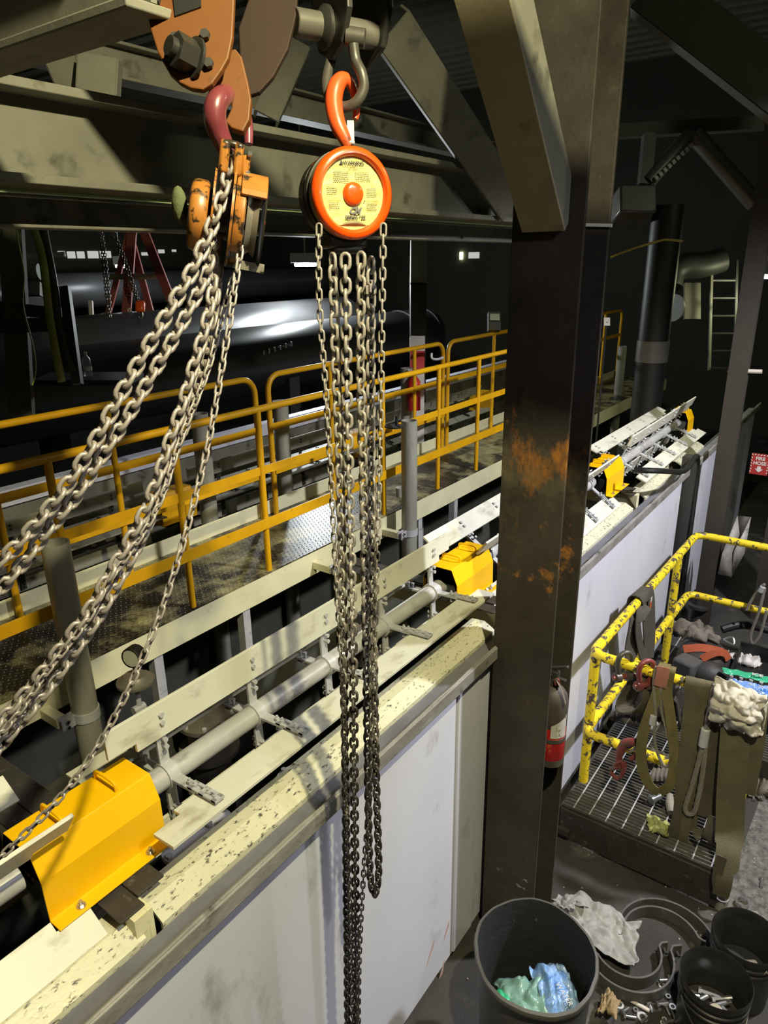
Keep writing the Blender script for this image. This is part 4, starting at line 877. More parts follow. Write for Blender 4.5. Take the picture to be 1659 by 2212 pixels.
# top hook
hp = [(753, 318), (744, 298), (731, 272), (723, 243), (721, 213), (727, 186), (739, 172), (754, 177), (764, 196), (769, 222), (770, 243), (767, 258)]
hd = [1.66, 1.655, 1.65, 1.65, 1.65, 1.65, 1.655, 1.665, 1.675, 1.68, 1.685, 1.685]
obj('top_hook', MB().tube(smooth_path([atD(u, v, d) for (u, v), d in zip(hp, hd)], 5), [0.012 + 0.009 * math.sin(PI * min(i / 38, 1)) if i < 38 else 0.012 - 0.005 * (i - 38) / 17 for i in range(56)], 14), 'hook_orange', t, smooth=70)
obj('hook_latch', MB().bar(atD(757, 262, 1.66), atD(758, 306, 1.655), 0.016, 0.006, HEAD).cyl(atD(754, 307, 1.65), atD(766, 309, 1.65), 0.004, 8), 'galv', t)
# chains of the round hoist
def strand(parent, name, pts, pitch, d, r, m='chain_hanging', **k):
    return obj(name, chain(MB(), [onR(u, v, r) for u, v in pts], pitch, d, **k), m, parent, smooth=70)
RH = V((0.615, -0.789, 0))
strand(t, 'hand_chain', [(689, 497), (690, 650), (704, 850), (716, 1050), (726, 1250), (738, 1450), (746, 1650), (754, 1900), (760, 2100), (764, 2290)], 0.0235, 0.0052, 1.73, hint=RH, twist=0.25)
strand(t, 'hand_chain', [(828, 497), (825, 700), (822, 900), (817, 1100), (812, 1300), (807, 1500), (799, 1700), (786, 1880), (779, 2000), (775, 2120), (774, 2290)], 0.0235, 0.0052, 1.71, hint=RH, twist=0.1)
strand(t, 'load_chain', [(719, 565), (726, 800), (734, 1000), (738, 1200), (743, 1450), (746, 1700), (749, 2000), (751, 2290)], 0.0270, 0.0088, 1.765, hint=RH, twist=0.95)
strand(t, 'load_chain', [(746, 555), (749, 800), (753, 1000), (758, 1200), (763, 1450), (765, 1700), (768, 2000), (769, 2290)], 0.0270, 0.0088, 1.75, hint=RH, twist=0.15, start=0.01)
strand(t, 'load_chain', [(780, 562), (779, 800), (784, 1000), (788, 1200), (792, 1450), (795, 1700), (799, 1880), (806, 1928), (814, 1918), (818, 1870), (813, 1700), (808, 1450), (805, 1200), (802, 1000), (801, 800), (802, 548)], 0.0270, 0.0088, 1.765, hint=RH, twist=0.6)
b = MB()
for (du, dv) in ((0, 0), (-8, 4), (9, 4), (4, -8)): b.boxm(onR(801 + du, 622 + dv, 1.75), RH * 0.007, HEAD * 0.010, hz * 0.02)
obj('chain_stop', b, 'chain_dust', t, bevel=0.001)
# shackle and grey clamp
sp_ = [(722, 105), (712, 140), (705, 178), (712, 212), (738, 231), (768, 222), (785, 192), (781, 158), (768, 130), (763, 95)]
sd_ = [1.70, 1.70, 1.69, 1.68, 1.665, 1.65, 1.64, 1.63, 1.63, 1.62]
t = thing('shackle', 'dark bow shackle holding the orange hook of the round hoist', 'shackle', atD(745, 228, 1.66))
obj('bow', MB().tube(smooth_path([atD(u, v, d) for (u, v), d in zip(sp_, sd_)], 5), 0.0125, 12), 'shackle_steel', t, smooth=70)
obj('bow_eye', MB().cyl(atD(748, 78, 1.63), atD(788, 84, 1.63), 0.021, 20), 'shackle_steel', t)
t = thing('beam_clamp', 'dark grey beam clamp with big pin at the top centre', 'clamp', atD(740, 120, 1.66))
ca = (RX * -0.86 - HEAD * 0.5).normalized()
obj('side_plate', MB().prism([(-0.09, 0.14), (0.09, 0.14), (0.095, 0.0), (0.06, -0.06), (0.0, -0.085), (-0.06, -0.06), (-0.095, 0.0)], atD(722, 42, 1.66), V((0, 0, 1)).cross(ca).normalized(), (0, 0, 1), ca * 0.015), 'clamp_gray', t, smooth=0, bevel=0.004)
obj('side_plate', MB().prism([(-0.11, 0.14), (0.11, 0.14), (0.11, 0.0), (0.075, -0.075), (0.0, -0.105), (-0.075, -0.075), (-0.11, 0.0)], atD(800, 45, 1.74), V((0, 0, 1)).cross(ca).normalized(), (0, 0, 1), ca * 0.015), 'clamp_gray', t, smooth=0, bevel=0.004)
pc = atD(716, 62, 1.66)
obj('pin', MB().cyl(pc - ca * 0.14, pc + ca * 0.095, 0.030, 28), 'pin_steel', t, bevel=0.003)
obj('collar', MB().lathe([(0.030, 0.014), (0.046, 0.014), (0.046, 0.022), (0.042, 0.026), (0.030, 0.034)], pc, ca, 28, closed=True), 'clamp_gray', t)

# ================================================================ LEFT CHAIN HOIST
def poly_px(pts, D): return [atD(u, v, D) for u, v in pts]
def plate_px(pts, D, th):
    a = poly_px(pts, D); n = len(a); d = RZ * th
    m = MB(); m.add(a + [p + d for p in a], [tuple(range(n)), tuple(range(2 * n - 1, n - 1, -1))] + [(i, (i + 1) % n, n + (i + 1) % n, n + i) for i in range(n)]); return m
t = thing('beam_clamp', 'big orange beam clamp with nut and hanging lug at top left', 'clamp', atD(420, 190, 1.42))
obj('side_plate', plate_px([(300, -70), (508, -70), (505, 20), (502, 80), (493, 125), (478, 152), (458, 180), (437, 193), (412, 190), (388, 178), (366, 158), (340, 112), (324, 60)], 1.40, 0.016), 'clamp_orange', t, smooth=0, bevel=0.003)
obj('side_plate', plate_px([(560, -70), (646, -70), (640, 30), (622, 105), (590, 165), (560, 198), (538, 205), (520, 170), (515, 60)], 1.60, 0.016), 'clamp_shaded', t, smooth=0, bevel=0.003)
obj('lug', plate_px([(497, 108), (508, 104), (522, 122), (536, 180), (542, 215), (538, 258), (524, 284), (500, 276), (486, 262), (500, 232), (498, 205), (478, 202), (458, 214), (448, 200), (462, 168), (482, 138)], 1.45, 0.022), 'clamp_orange', t, smooth=0, bevel=0.003)
q = atD(420, 128, 1.40); ax = (-RZ * 0.75 - RX * 0.66).normalized()
obj('pin_nut', MB().hexprism(q, ax, 0.032, 0.045).cyl(q, q + ax * 0.058, 0.018, 16), 'clamp_gray', t)
obj('pin_washer', MB().lathe([(0.0, 0.0), (0.040, 0.0), (0.040, 0.006), (0, 0.006)], q, ax, 28), 'clamp_gray', t)
for u, v in ((444, 78), (452, 140), (380, 85), (338, 2)):
    q = atD(u, v, 1.398); obj('bolt', MB().hexprism(q, -RZ, 0.010, 0.010), 'steel_dark', t)
obj('maker_plate', plate_px([(372, -20), (433, -30), (434, 14), (378, 34)], 1.396, 0.003), 'black', t, smooth=0)
t = thing('chain_hoist', 'worn orange chain hoist seen edge on, chains pulled to lower left', 'chain hoist', atD(480, 560, 1.47))
ca_, sa_ = math.cos(math.radians(6.3)), math.sin(math.radians(6.3))
ly = ray(490, 468).normalized(); u0 = (-RY + ly * RY.dot(ly)).normalized(); r0 = ly.cross(u0)
lz = u0 * ca_ + r0 * sa_; lx = r0 * ca_ - u0 * sa_; lo_ = atD(482, 468, 1.47)
def LP(x, y, z): return lo_ + lx * x + ly * y + lz * z
obj('gear_cover', MB().lathe([(0.0, -0.020), (0.060, -0.020), (0.068, -0.015), (0.071, -0.008), (0.071, 0.012), (0.066, 0.017), (0.0, 0.018)], LP(-0.048, 0.01, -0.008), lx, 40), 'old_orange', t, smooth=50)
obj('frame_plate', MB().lathe([(0.0, 0), (0.083, 0), (0.083, 0.004), (0, 0.004)], LP(-0.024, 0.02, 0.01), lx, 40), 'old_orange', t)
obj('frame_plate', MB().lathe([(0.0, 0), (0.092, 0), (0.092, 0.005), (0, 0.005)], LP(0.014, 0.01, 0.0), lx, 48), 'old_orange', t)
obj('load_sheave', MB().lathe([(0.0, -0.03), (0.05, -0.03), (0.04, -0.01), (0.05, 0.02), (0, 0.02)], LP(0.0, 0.03, 0.0), lx, 24), 'hoist_dirty', t)
obj('brake_cover', MB().lathe([(0.0, 0), (0.085, 0), (0.087, 0.003), (0.087, 0.019), (0.080, 0.022), (0.0, 0.022)], LP(0.021, 0.01, -0.002), lx, 48), 'old_orange', t)
m = MB(); arc = [(math.radians(a)) for a in range(28, 153, 8)]
po = [(0.094 * math.cos(a), 0.094 * math.sin(a)) for a in arc] + [(0.086 * math.cos(a), 0.086 * math.sin(a)) for a in arc[::-1]]
m.prism(po, LP(0.030, 0.01, 0.0), ly, lz, lx * 0.052); obj('wheel_guard', m, 'old_orange', t, smooth=0, bevel=0.002)
obj('hand_wheel', MB().lathe([(0.0, -0.012), (0.070, -0.012), (0.060, 0.0), (0.070, 0.012), (0.0, 0.012)], LP(0.058, 0.01, 0.0), lx, 40), 'bronze_gray', t)
obj('wheel_cheek', MB().lathe([(0.0, 0), (0.080, 0), (0.082, 0.004), (0, 0.004)], LP(0.080, 0.012, -0.004), lx, 48), 'hoist_dirty', t)
obj('bottom_stay', MB().bar(LP(0.012, 0.0, -0.088), LP(0.088, 0.0, -0.088), 0.02, 0.018).hexprism(LP(0.086, 0.0, -0.088), lx, 0.010, 0.010), 'bronze_gray', t)
obj('hook_block', MB().boxm(LP(-0.010, 0.0, 0.112), lx * 0.020, ly * 0.04, lz * 0.062).boxm(LP(0.018, 0.0, 0.112), lx * 0.018, ly * 0.04, lz * 0.062).boxm(LP(0.004, 0.0, 0.138), lx * 0.03, ly * 0.03, lz * 0.014).boxm(LP(0.034, 0.01, 0.102), lx * 0.018, ly * 0.03, lz * 0.045), 'old_orange', t, bevel=0.006)
obj('block_screw', MB().hexprism(LP(0.036, -0.008, 0.128), lx, 0.006, 0.008).hexprism(LP(0.036, -0.008, 0.09), lx, 0.006, 0.008), 'steel_bright', t)
hk = [(494, 340), (484, 312), (472, 284), (464, 255), (466, 228), (478, 210), (495, 206), (514, 218), (528, 242), (536, 275), (537, 312)]
hkd = [1.46, 1.455, 1.44, 1.425, 1.42, 1.43, 1.47, 1.52, 1.53, 1.53, 1.53]
obj('top_hook', MB().tube(smooth_path([atD(u, v, d) for (u, v), d in zip(hk, hkd)], 5), [0.016 + 0.007 * math.sin(PI * min(i / 34, 1)) if i < 34 else 0.016 - 0.007 * (i - 34) / 16 for i in range(51)], 14), 'hook_magenta', t, smooth=70)
# fibre packing squeezed out beside the gear cover
obj('packing', MB().ball(LP(-0.090, 0.03, 0.005), 0.022, 14, (0.7, 0.8, 1.7)), 'fiber_green', t)
def strand_d(name, pts, pitch, d, D0, D1, **k):
    n = len(pts); return obj(name, chain(MB(), [atD(u, v, D0 + (D1 - D0) * i / (n - 1)) for i, (u, v) in enumerate(pts)], pitch, d, **k), 'chain_dust', t, smooth=70)
strand_d('load_chain', [(496, 360), (488, 400), (470, 455), (445, 520), (415, 585), (375, 655), (325, 740), (270, 835), (210, 945), (150, 1040), (80, 1130), (0, 1215), (-40, 1250)], 0.0270, 0.0098, 1.44, 1.36, hint=RX, twist=0.75)
strand_d('load_chain', [(478, 470), (466, 530), (442, 600), (410, 665), (372, 735), (325, 815), (272, 905), (220, 985), (165, 1070), (100, 1150), (30, 1240), (-40, 1310)], 0.0270, 0.0098, 1.50, 1.40, hint=RX, twist=0.70)
strand_d('load_chain', [(463, 560), (458, 640), (440, 720), (415, 800), (392, 880), (365, 955), (340, 1035), (300, 1130), (245, 1225), (190, 1320), (130, 1400), (60, 1490), (-40, 1600)], 0.0270, 0.0092, 1.50, 1.42, hint=RX, twist=0.7)
strand_d('load_chain', [(470, 590), (462, 680), (448, 760), (425, 840), (400, 915), (372, 985), (345, 1065), (312, 1150), (268, 1235), (215, 1330), (160, 1410), (95, 1500), (20, 1590), (-30, 1650)], 0.0270, 0.0092, 1.54, 1.45, hint=RX, twist=0.6)
strand_d('hand_chain', [(500, 610), (478, 690), (455, 780), (430, 850), (405, 910), (378, 985), (355, 1060), (322, 1130), (275, 1200), (232, 1260), (195, 1330), (150, 1390), (95, 1460), (40, 1540), (-40, 1630)], 0.0225, 0.0050, 1.52, 1.40, hint=RX, twist=0.4)
strand_d('hand_chain', [(533, 455), (524, 510), (512, 590), (500, 670), (486, 755), (468, 860), (445, 980), (420, 1080), (396, 1170), (370, 1255), (335, 1355), (300, 1440), (262, 1520), (218, 1600), (165, 1680), (105, 1750), (50, 1805), (-30, 1880)], 0.0235, 0.0052, 1.46, 1.40, hint=RX, twist=0.3)

# ================================================================ EXTINGUISHER ON COLUMN
p = V((2.745, 1.015, 1.12)); t = thing('fire_extinguisher', 'dusty red fire extinguisher hung in the column recess', 'fire extinguisher', p)
obj('upper_shell', MB().lathe([(0.062, 0.20), (0.066, 0.21), (0.066, 0.34), (0.060, 0.372), (0.040, 0.402), (0.022, 0.412), (0.018, 0.45), (0, 0.45)], p, (0, 0, 1), 28), 'extinguisher_dusty', t)
obj('lower_shell', MB().lathe([(0, 0), (0.058, 0.0), (0.066, 0.012), (0.066, 0.21), (0, 0.21)], p, (0, 0, 1), 28), 'extinguisher_red', t)
obj('strap_band', MB().lathe([(0.066, 0.135), (0.069, 0.135), (0.069, 0.155), (0.066, 0.155)], p, (0, 0, 1), 28, closed=True), 'extinguisher_dusty', t)
obj('foot_band', MB().lathe([(0.067, 0.0), (0.068, 0.0), (0.068, 0.035), (0.067, 0.035)], p, (0, 0, 1), 28, closed=True), 'extinguisher_dusty', t)
m = MB(); m.grid(lambda i, j: p + V((0.0672 * math.cos(3.45 + 1.25 * i), 0.0672 * math.sin(3.45 + 1.25 * i), 0.165 + 0.12 * j * (0.55 + 0.45 * i))), 12, 6)
obj('instruction_label', m, 'white_tag', t, recalc=False)
obj('handle', MB().bar(p + V((0.01, 0.03, 0.49)), p + V((0.00, -0.055, 0.53)), 0.02, 0.012).bar(p + V((0.01, 0.03, 0.45)), p + V((0, -0.05, 0.455)), 0.018, 0.010), 'steel_dark', t, bevel=0.002)
obj('valve', MB().boxm(p + V((0, 0, 0.465)), (0.03, 0, 0), (0, 0.03, 0), (0, 0, 0.05)), 'steel_dark', t, bevel=0.004)
obj('gauge', MB().cyl(p + V((-0.015, -0.01, 0.45)), p + V((-0.03, -0.022, 0.45)), 0.015, 16), 'red_steel', t)
obj('tag', MB().strap([p + V((-0.03, -0.02, 0.46)), p + V((-0.045, -0.05, 0.43)), p + V((-0.05, -0.075, 0.37))], 0.025, (0.8, 0.3, 0), 0.0015), 'leather_tan', t)
obj('wall_bracket', MB().box(2.745, 2.80, 1.09, 1.118, 1.16, 1.50), 'steel_dark', t)

# ================================================================ PLATFORM
GZ = 0.25
t = thing('grating_platform', 'low bar grating platform inside the scratched yellow rail', 'platform', (4.6, 0.72, 0))
m = MB()
for i in range(88):
    x = 3.46 + i * 0.0285; m.box(x - 0.0022, x + 0.0022, 0.30 if x < 4.62 else -1.2, 1.16, GZ - 0.025, GZ)
obj('bearing_bars', m, 'grate_steel', t, smooth=0)
m = MB()
for i in range(9):
    y = 1.10 - i * 0.098; m.cyl((3.45, y, GZ), (5.96, y, GZ), 0.0045, 6)
for i in range(15):
    y = 0.20 - i * 0.098; m.cyl((4.62, y, GZ), (5.96, y, GZ), 0.0045, 6)
obj('cross_rods', m, 'galv', t)
obj('riser', MB().box(3.425, 3.44, 0.26, 1.17, 0.02, 0.235).box(3.44, 3.455, 0.26, 1.17, 0.215, 0.252), 'black_plate', t, bevel=0.003)
obj('side_angle', MB().box(3.44, 6.0, 1.165, 1.18, 0.0, 0.235).box(4.6, 4.62, -1.2, 0.3, 0, 0.235), 'black_plate', t)
obj('stub_foot', MB().box(3.40, 3.425, 1.10, 1.17, 0.06, 0.10), 'black_plate', t)
def trail(pts, r=0.03): return MB().tube(pts, r, 14)
def fillet(pts, R=0.09):
    out = [V(pts[0])]
    for i in range(1, len(pts) - 1):
        a, b, c = V(pts[i - 1]), V(pts[i]), V(pts[i + 1]); u = (a - b).normalized(); w = (c - b).normalized()
        for k in range(7):
            s = k / 6; out.append((b + u * R) * (1 - s) ** 2 + b * 2 * s * (1 - s) + (b + w * R) * s ** 2)
    out.append(V(pts[-1])); return out
t = thing('pipe_rail', 'chipped yellow pipe guard rail around the grating platform', 'railing', (4.8, 0.7, GZ))
for z, o in ((1.205, 0), (0.655, 0.0)):
    obj('top_rail' if z > 1 else 'mid_rail', trail(fillet([(3.66, 0.24, z), (3.66, 1.145, z), (6.02, 1.10, z), (6.02, -1.3, z)])), 'rail_scratched', t)
for x, y in ((3.725, 1.142), (5.48, 1.11), (3.66, 0.26), (6.02, -0.4)):
    obj('post', trail([(x, y, GZ - 0.02), (x, y, 1.20)], 0.030), 'rail_scratched', t)
    obj('foot_plate', MB().box(x - 0.05, x + 0.05, y - 0.045, y + 0.03, GZ - 0.02, GZ - 0.005), 'black_plate', t)

# ---- slings and rigging on the rail
XF = 3.61
def nx(u, v, x=XF): return onX(u, v, x)
Yd = V((0.15, -1, 0))
def sling(label, parts, m, cat='sling'):
    allp = [p for pr in parts for p in pr[0]]; lo = min(p.z for p in allp)
    t = thing('web_sling', label, cat, (allp[0].x, allp[0].y, lo))
    for i, (pts, w, mm, nm) in enumerate(parts):
        obj(nm, MB().strap(smooth_path(pts, 5), w, Yd, 0.007), mm or m, t, smooth=60)
    return t
# sling over the side run
ya = 1.145
def ny(u, v, y=1.10): return onY(u, v, y)
t = thing('web_sling', 'dark web sling looped over the side run of the yellow rail', 'sling', ny(1390, 1440))
rp = onY(1384, 1298, 1.13); xr = rp.x
wd = V((1, -0.1, 0))
obj('near_strap', MB().strap(smooth_path([V((xr, 1.185, 1.10)), V((xr, 1.18, 1.22)), V((xr, 1.135, 1.247)), V((xr, 1.09, 1.22)), ny(1402, 1345, 1.085), ny(1403, 1390, 1.08), ny(1400, 1420, 1.07)], 5), 0.19, wd, 0.008), 'web_dark', t, smooth=60)
obj('twisted_strap', MB().strap(smooth_path([V((xr - 0.06, 1.185, 1.08)), ny(1372, 1330, 1.10), ny(1362, 1390, 1.10), ny(1366, 1430, 1.08)], 5), [0.10] * 5 + [0.17] * 11, wd, 0.008), 'web_dark', t, smooth=60)
obj('twisted_strap', MB().strap(smooth_path([V((xr - 0.05, 1.08, 1.18)), ny(1378, 1345, 1.07), ny(1384, 1400, 1.06), ny(1398, 1440, 1.03)], 5), 0.08, wd, 0.008), 'web_dark', t, smooth=60)
obj('stitched_tag', MB().boxm(ny(1407, 1295, 1.062), V((0.035, 0, 0)), V((0, 0.003, 0)), V((0, 0, 0.03))), 'white_tag', t)
obj('stitched_tag', MB().boxm(ny(1405, 1308, 1.065), V((0.03, 0, 0)), V((0, 0.003, 0)), V((0, 0, 0.05))), 'orange_tag', t)
t = thing('web_sling', 'dark web sling bunched in a loop below the two shackles', 'sling', nx(1370, 1540, 3.72))
obj('loop', MB().strap(smooth_path([nx(1378, 1450, 3.70), nx(1368, 1480, 3.72), nx(1350, 1510, 3.72), nx(1348, 1530, 3.70), nx(1375, 1538, 3.66), nx(1400, 1520, 3.66), nx(1404, 1490, 3.66), nx(1396, 1460, 3.68)], 5), 0.085, V((0.5, -0.8, 0.2)), 0.008), 'web_dark', t, smooth=60)
def shackle(label, u, v, m, s=1.0, tilt=0.0):
    c = nx(u, v, 3.63); t = thing('shackle', label, 'shackle', c - V((0, 0, 0.12)))
    ex = V((0.75, -0.62, 0)).normalized(); ez = V((0, 0, 1)); w = 0.036 * s
    pts = [c + ex * a * s + ez * b * s for a, b in ((-0.028, -0.11), (-0.036, -0.06), (-0.045, -0.01), (-0.036, 0.035), (0, 0.052), (0.036, 0.035), (0.045, -0.01), (0.036, -0.06), (0.028, -0.11))]
    obj('bow', MB().tube(smooth_path(pts, 4), 0.015 * s, 12), m, t, smooth=70)
    obj('pin', MB().cyl(c + ex * -0.065 * s + ez * -0.105 * s, c + ex * 0.075 * s + ez * -0.105 * s, 0.016 * s, 12), 'red_steel', t)
    obj('eye', MB().cyl(c + ex * -0.05 * s + ez * -0.105 * s, c + ex * -0.02 * s + ez * -0.105 * s, 0.030 * s, 16).cyl(c + ex * 0.02 * s + ez * -0.105 * s, c + ex * 0.05 * s + ez * -0.105 * s, 0.030 * s, 16), m, t)
    return t
shackle('grey bow shackle hung on the near yellow rail, leftmost', 1350, 1427, 'shackle_steel')
shackle('reddish bow shackle hung on the near yellow rail', 1396, 1445, 'red_steel')
def rope(mb, pts, r):
    pts = smooth_path(pts, 6); mb.tube(pts, r * 0.72, 8)
    # strands laid round the core
    K = len(pts)
    for s in range(5):
        q = []
        u = None
        for i in range(K):
            tt = (pts[min(i + 1, K - 1)] - pts[max(i - 1, 0)]).normalized()
            u = (tt.orthogonal().normalized() if u is None else (u - tt * u.dot(tt)).normalized()); w = tt.cross(u)
            a = 2 * PI * s / 5 + i * 0.55
            q.append(pts[i] + (u * math.cos(a) + w * math.sin(a)) * r * 0.62)
        mb.tube(q, r * 0.42, 5)
    return mb
t = thing('wire_sling', 'thin wire rope loop hanging beside the pink tagged sling', 'wire rope', nx(1430, 1660, 3.60))
obj('rope', rope(MB(), [nx(1418, 1440, 3.61), nx(1412, 1475, 3.60), nx(1416, 1540, 3.58), nx(1414, 1600, 3.58), nx(1428, 1645, 3.58), nx(1442, 1655, 3.58), nx(1450, 1625, 3.58), nx(1438, 1570, 3.59), nx(1428, 1530, 3.60), nx(1428, 1480, 3.60)], 0.009), 'wire_rope', t)
obj('ferrule', MB().cyl(nx(1412, 1545, 3.575), nx(1408, 1565, 3.575), 0.018, 12), 'galv', t)
sling('olive endless sling loop with pink tag on the near rail', [
    ([nx(1436, 1442, 3.72), nx(1438, 1434, 3.66), nx(1432, 1446, 3.605), nx(1424, 1485, 3.60), nx(1406, 1535, 3.58), nx(1388, 1590, 3.56), nx(1386, 1650, 3.56), nx(1402, 1695, 3.56), nx(1424, 1712, 3.57)], 0.058, 'web_green', 'near_limb'),
    ([nx(1424, 1712, 3.57), nx(1446, 1696, 3.57), nx(1456, 1655, 3.575), nx(1455, 1600, 3.58), nx(1447, 1540, 3.59), nx(1441, 1490, 3.605), nx(1448, 1448, 3.61), nx(1450, 1440, 3.66)], 0.055, 'web_green', 'far_limb'),
    ([nx(1433, 1441, 3.597), nx(1430, 1462, 3.590), nx(1425, 1483, 3.590)], 0.066, 'pink_tag', 'sewn_tag')], 'web_green')
sling('wide olive web sling left of the thick wire rope', [
    ([nx(1512, 1480, 3.72), nx(1514, 1468, 3.66), nx(1512, 1476, 3.605), nx(1508, 1530, 3.60), nx(1500, 1600, 3.59), nx(1490, 1680, 3.585), nx(1482, 1745, 3.58), nx(1478, 1790, 3.575)], [0.145] * 20 + [0.14] * 8 + [0.13] * 8, None, 'strap'),
    ([nx(1474, 1740, 3.57), nx(1464, 1780, 3.55), nx(1452, 1815, 3.55)], 0.075, 'web_dark', 'folded_tail'),
    ([nx(1484, 1760, 3.56), nx(1478, 1800, 3.55), nx(1472, 1824, 3.56)], 0.05, 'web_olive', 'tail_tip')], 'web_olive')
t = thing('wire_sling', 'thick wire rope sling with crimped ferrule on near rail', 'wire rope', nx(1500, 1755, 3.56))
obj('rope', rope(MB(), [nx(1548, 1486, 3.66), nx(1545, 1482, 3.60), nx(1536, 1520, 3.585), nx(1527, 1572, 3.57)], 0.016), 'wire_rope', t)
obj('rope', rope(MB(), [nx(1518, 1608, 3.565), nx(1508, 1650, 3.56), nx(1494, 1700, 3.555), nx(1480, 1745, 3.55), nx(1487, 1758, 3.55), nx(1500, 1752, 3.55), nx(1510, 1715, 3.555), nx(1519, 1660, 3.56), nx(1524, 1608, 3.565)], 0.014), 'wire_rope', t)
obj('ferrule', MB().cyl(nx(1525, 1574, 3.568), nx(1518, 1612, 3.563), 0.024, 16), 'galv', t, bevel=0.004)
sling('olive sling hanging between wire rope and widest sling', [
    ([nx(1566, 1492, 3.68), nx(1568, 1480, 3.62), nx(1563, 1520, 3.60), nx(1550, 1590, 3.59), nx(1543, 1660, 3.59), nx(1534, 1720, 3.59), nx(1526, 1765, 3.58)], 0.095, 'web_dark', 'strap'),
    ([nx(1545, 1765, 3.56), nx(1530, 1810, 3.53), nx(1515, 1808, 3.54), nx(1508, 1790, 3.56)], 0.07, 'web_dark', 'folded_loop')], 'web_olive')
sling('widest olive sling draped past the platform front edge', [
    ([nx(1590, 1500, 3.68), nx(1592, 1488, 3.62), nx(1590, 1550, 3.575), nx(1584, 1640, 3.55), nx(1578, 1730, 3.53), nx(1576, 1800, 3.50), nx(1572, 1850, 3.43), nx(1564, 1905, 3.38), nx(1556, 1935, 3.38)], [0.14] * 28 + [0.12] * 5 + [0.08] * 8, None, 'strap'),
    ([nx(1560, 1850, 3.40), nx(1549, 1895, 3.38), nx(1553, 1932, 3.38)], 0.05, 'web_dark', 'eye_loop')], 'web_olive')
sling('olive sling at the right end of the near rail', [
    ([nx(1632, 1520, 3.72), nx(1632, 1508, 3.66), nx(1630, 1540, 3.60), nx(1624, 1600, 3.60), nx(1612, 1670, 3.59), nx(1604, 1712, 3.58)], 0.12, None, 'strap')], 'web_olive')
tag(obj('pipe_ring', MB().lathe([(0.028, 0), (0.036, 0), (0.036, 0.07), (0.028, 0.07)], onZ(1556, 1958, 0.0), (0, 0, 1), 20, closed=True), 'lip_gray'), 'short upright pipe stub under the widest sling end', 'pipe')
# red lifting hook on mid rail
t = thing('shackle', 'large dull red shackle clipped to the low mid rail', 'shackle', nx(1345, 1675, 3.58))
obj('bow', MB().tube(smooth_path([nx(1372, 1603, 3.60), nx(1350, 1605, 3.59), nx(1338, 1630, 3.585), nx(1340, 1655, 3.585), nx(1352, 1662, 3.585)], 6), [0.024] * 12 + [0.020] * 13, 12), 'red_steel', t, smooth=70)
obj('bow', MB().tube(smooth_path([nx(1362, 1640, 3.60), nx(1374, 1632, 3.60), nx(1380, 1618, 3.60)], 6), 0.014, 10), 'red_steel', t)
obj('pin', MB().cyl(nx(1318, 1662, 3.57), nx(1352, 1650, 3.59), 0.014, 10), 'red_steel', t)
obj('pin_loop', MB().tube(smooth_path([nx(1330, 1652, 3.57), nx(1342, 1645, 3.57), nx(1346, 1665, 3.57), nx(1336, 1682, 3.57), nx(1318, 1668, 3.57)], 5), 0.012, 10), 'red_steel', t)
t = thing('wire_sling', 'short wire rope eye wrapped on mid rail beside red shackle', 'wire rope', nx(1375, 1610, 3.6))
obj('rope', rope(MB(), [nx(1352, 1618, 3.62), nx(1372, 1606, 3.61), nx(1382, 1588, 3.62), nx(1378, 1612, 3.60), nx(1360, 1624, 3.60)], 0.010), 'wire_rope', t)
# wire ropes on the far run
t = thing('wire_sling', 'dark wire rope slings hung over the far mid rail', 'wire rope', onX(1640, 1395, 5.98))
obj('rope', rope(MB(), [onX(1612, 1318, 5.95), onX(1624, 1295, 5.95), onX(1644, 1268, 5.95), onX(1652, 1262, 5.95)], 0.012), 'wire_rope', t)
obj('rope', rope(MB(), [onX(1652, 1270, 5.95), onX(1640, 1320, 5.93), onX(1622, 1370, 5.92), onX(1626, 1390, 5.92), onX(1642, 1370, 5.93), onX(1656, 1320, 5.95)], 0.012), 'wire_rope', t)
obj('ferrule', MB().cyl(onX(1648, 1268, 5.94), onX(1642, 1278, 5.94), 0.022, 12), 'galv', t)

def crumple(c, ex, ey, nx_, ny_, amp, freq, seed, h=None, edge=0.08, fold=None):
    c, ex, ey = V(c), V(ex), V(ey); nn = ex.cross(ey).normalized()
    def fn(i, j):
        x, y = i - 0.5, j - 0.5; q = V((x * freq, y * freq, seed))
        d = abs(noise.noise(q)) * 1.5 + 0.5 * abs(noise.noise(q * 2.1 + V((3, 1, 0)))) + 0.18 * abs(noise.noise(q * 4.7))
        ed = 1 + edge * noise.noise(V((i * 4, j * 4, seed + 5))) * 2
        p = c + ex * x * ed + ey * y * ed + nn * (d - 0.5) * amp
        if h: p = p + nn * h(x, y)
        return p
    return MB().grid(fn, nx_, ny_)
dome = lambda a, k=6: (lambda x, y: a * max(0.0, 1 - k * 0.5 * (x * x + y * y)))
# white rag draped over slings
t = thing('rag', 'crumpled grimy white rag draped over the slings', 'rag', nx(1580, 1540, 3.55))
obj('cloth', crumple(nx(1592, 1526, 3.54), V((-0.02, 0.24, 0.03)), V((-0.06, 0.0, -0.22)), 44, 40, 0.035, 3.6, 2.0, dome(0.07), 0.12), 'rag_white', t, smooth=50, solid=0.003)
obj('hanging_corner', crumple(nx(1590, 1560, 3.56), V((0.0, 0.12, 0.0)), V((-0.02, 0.02, -0.10)), 16, 14, 0.03, 3, 7.7, None, 0.15), 'rag_white', t, smooth=50, solid=0.003)
obj('hanging_corner', crumple(nx(1640, 1550, 3.60), V((0.0, 0.06, 0.0)), V((-0.02, 0.0, -0.20)), 12, 16, 0.03, 3, 4.7, None, 0.15), 'rag_white', t, smooth=50, solid=0.003)
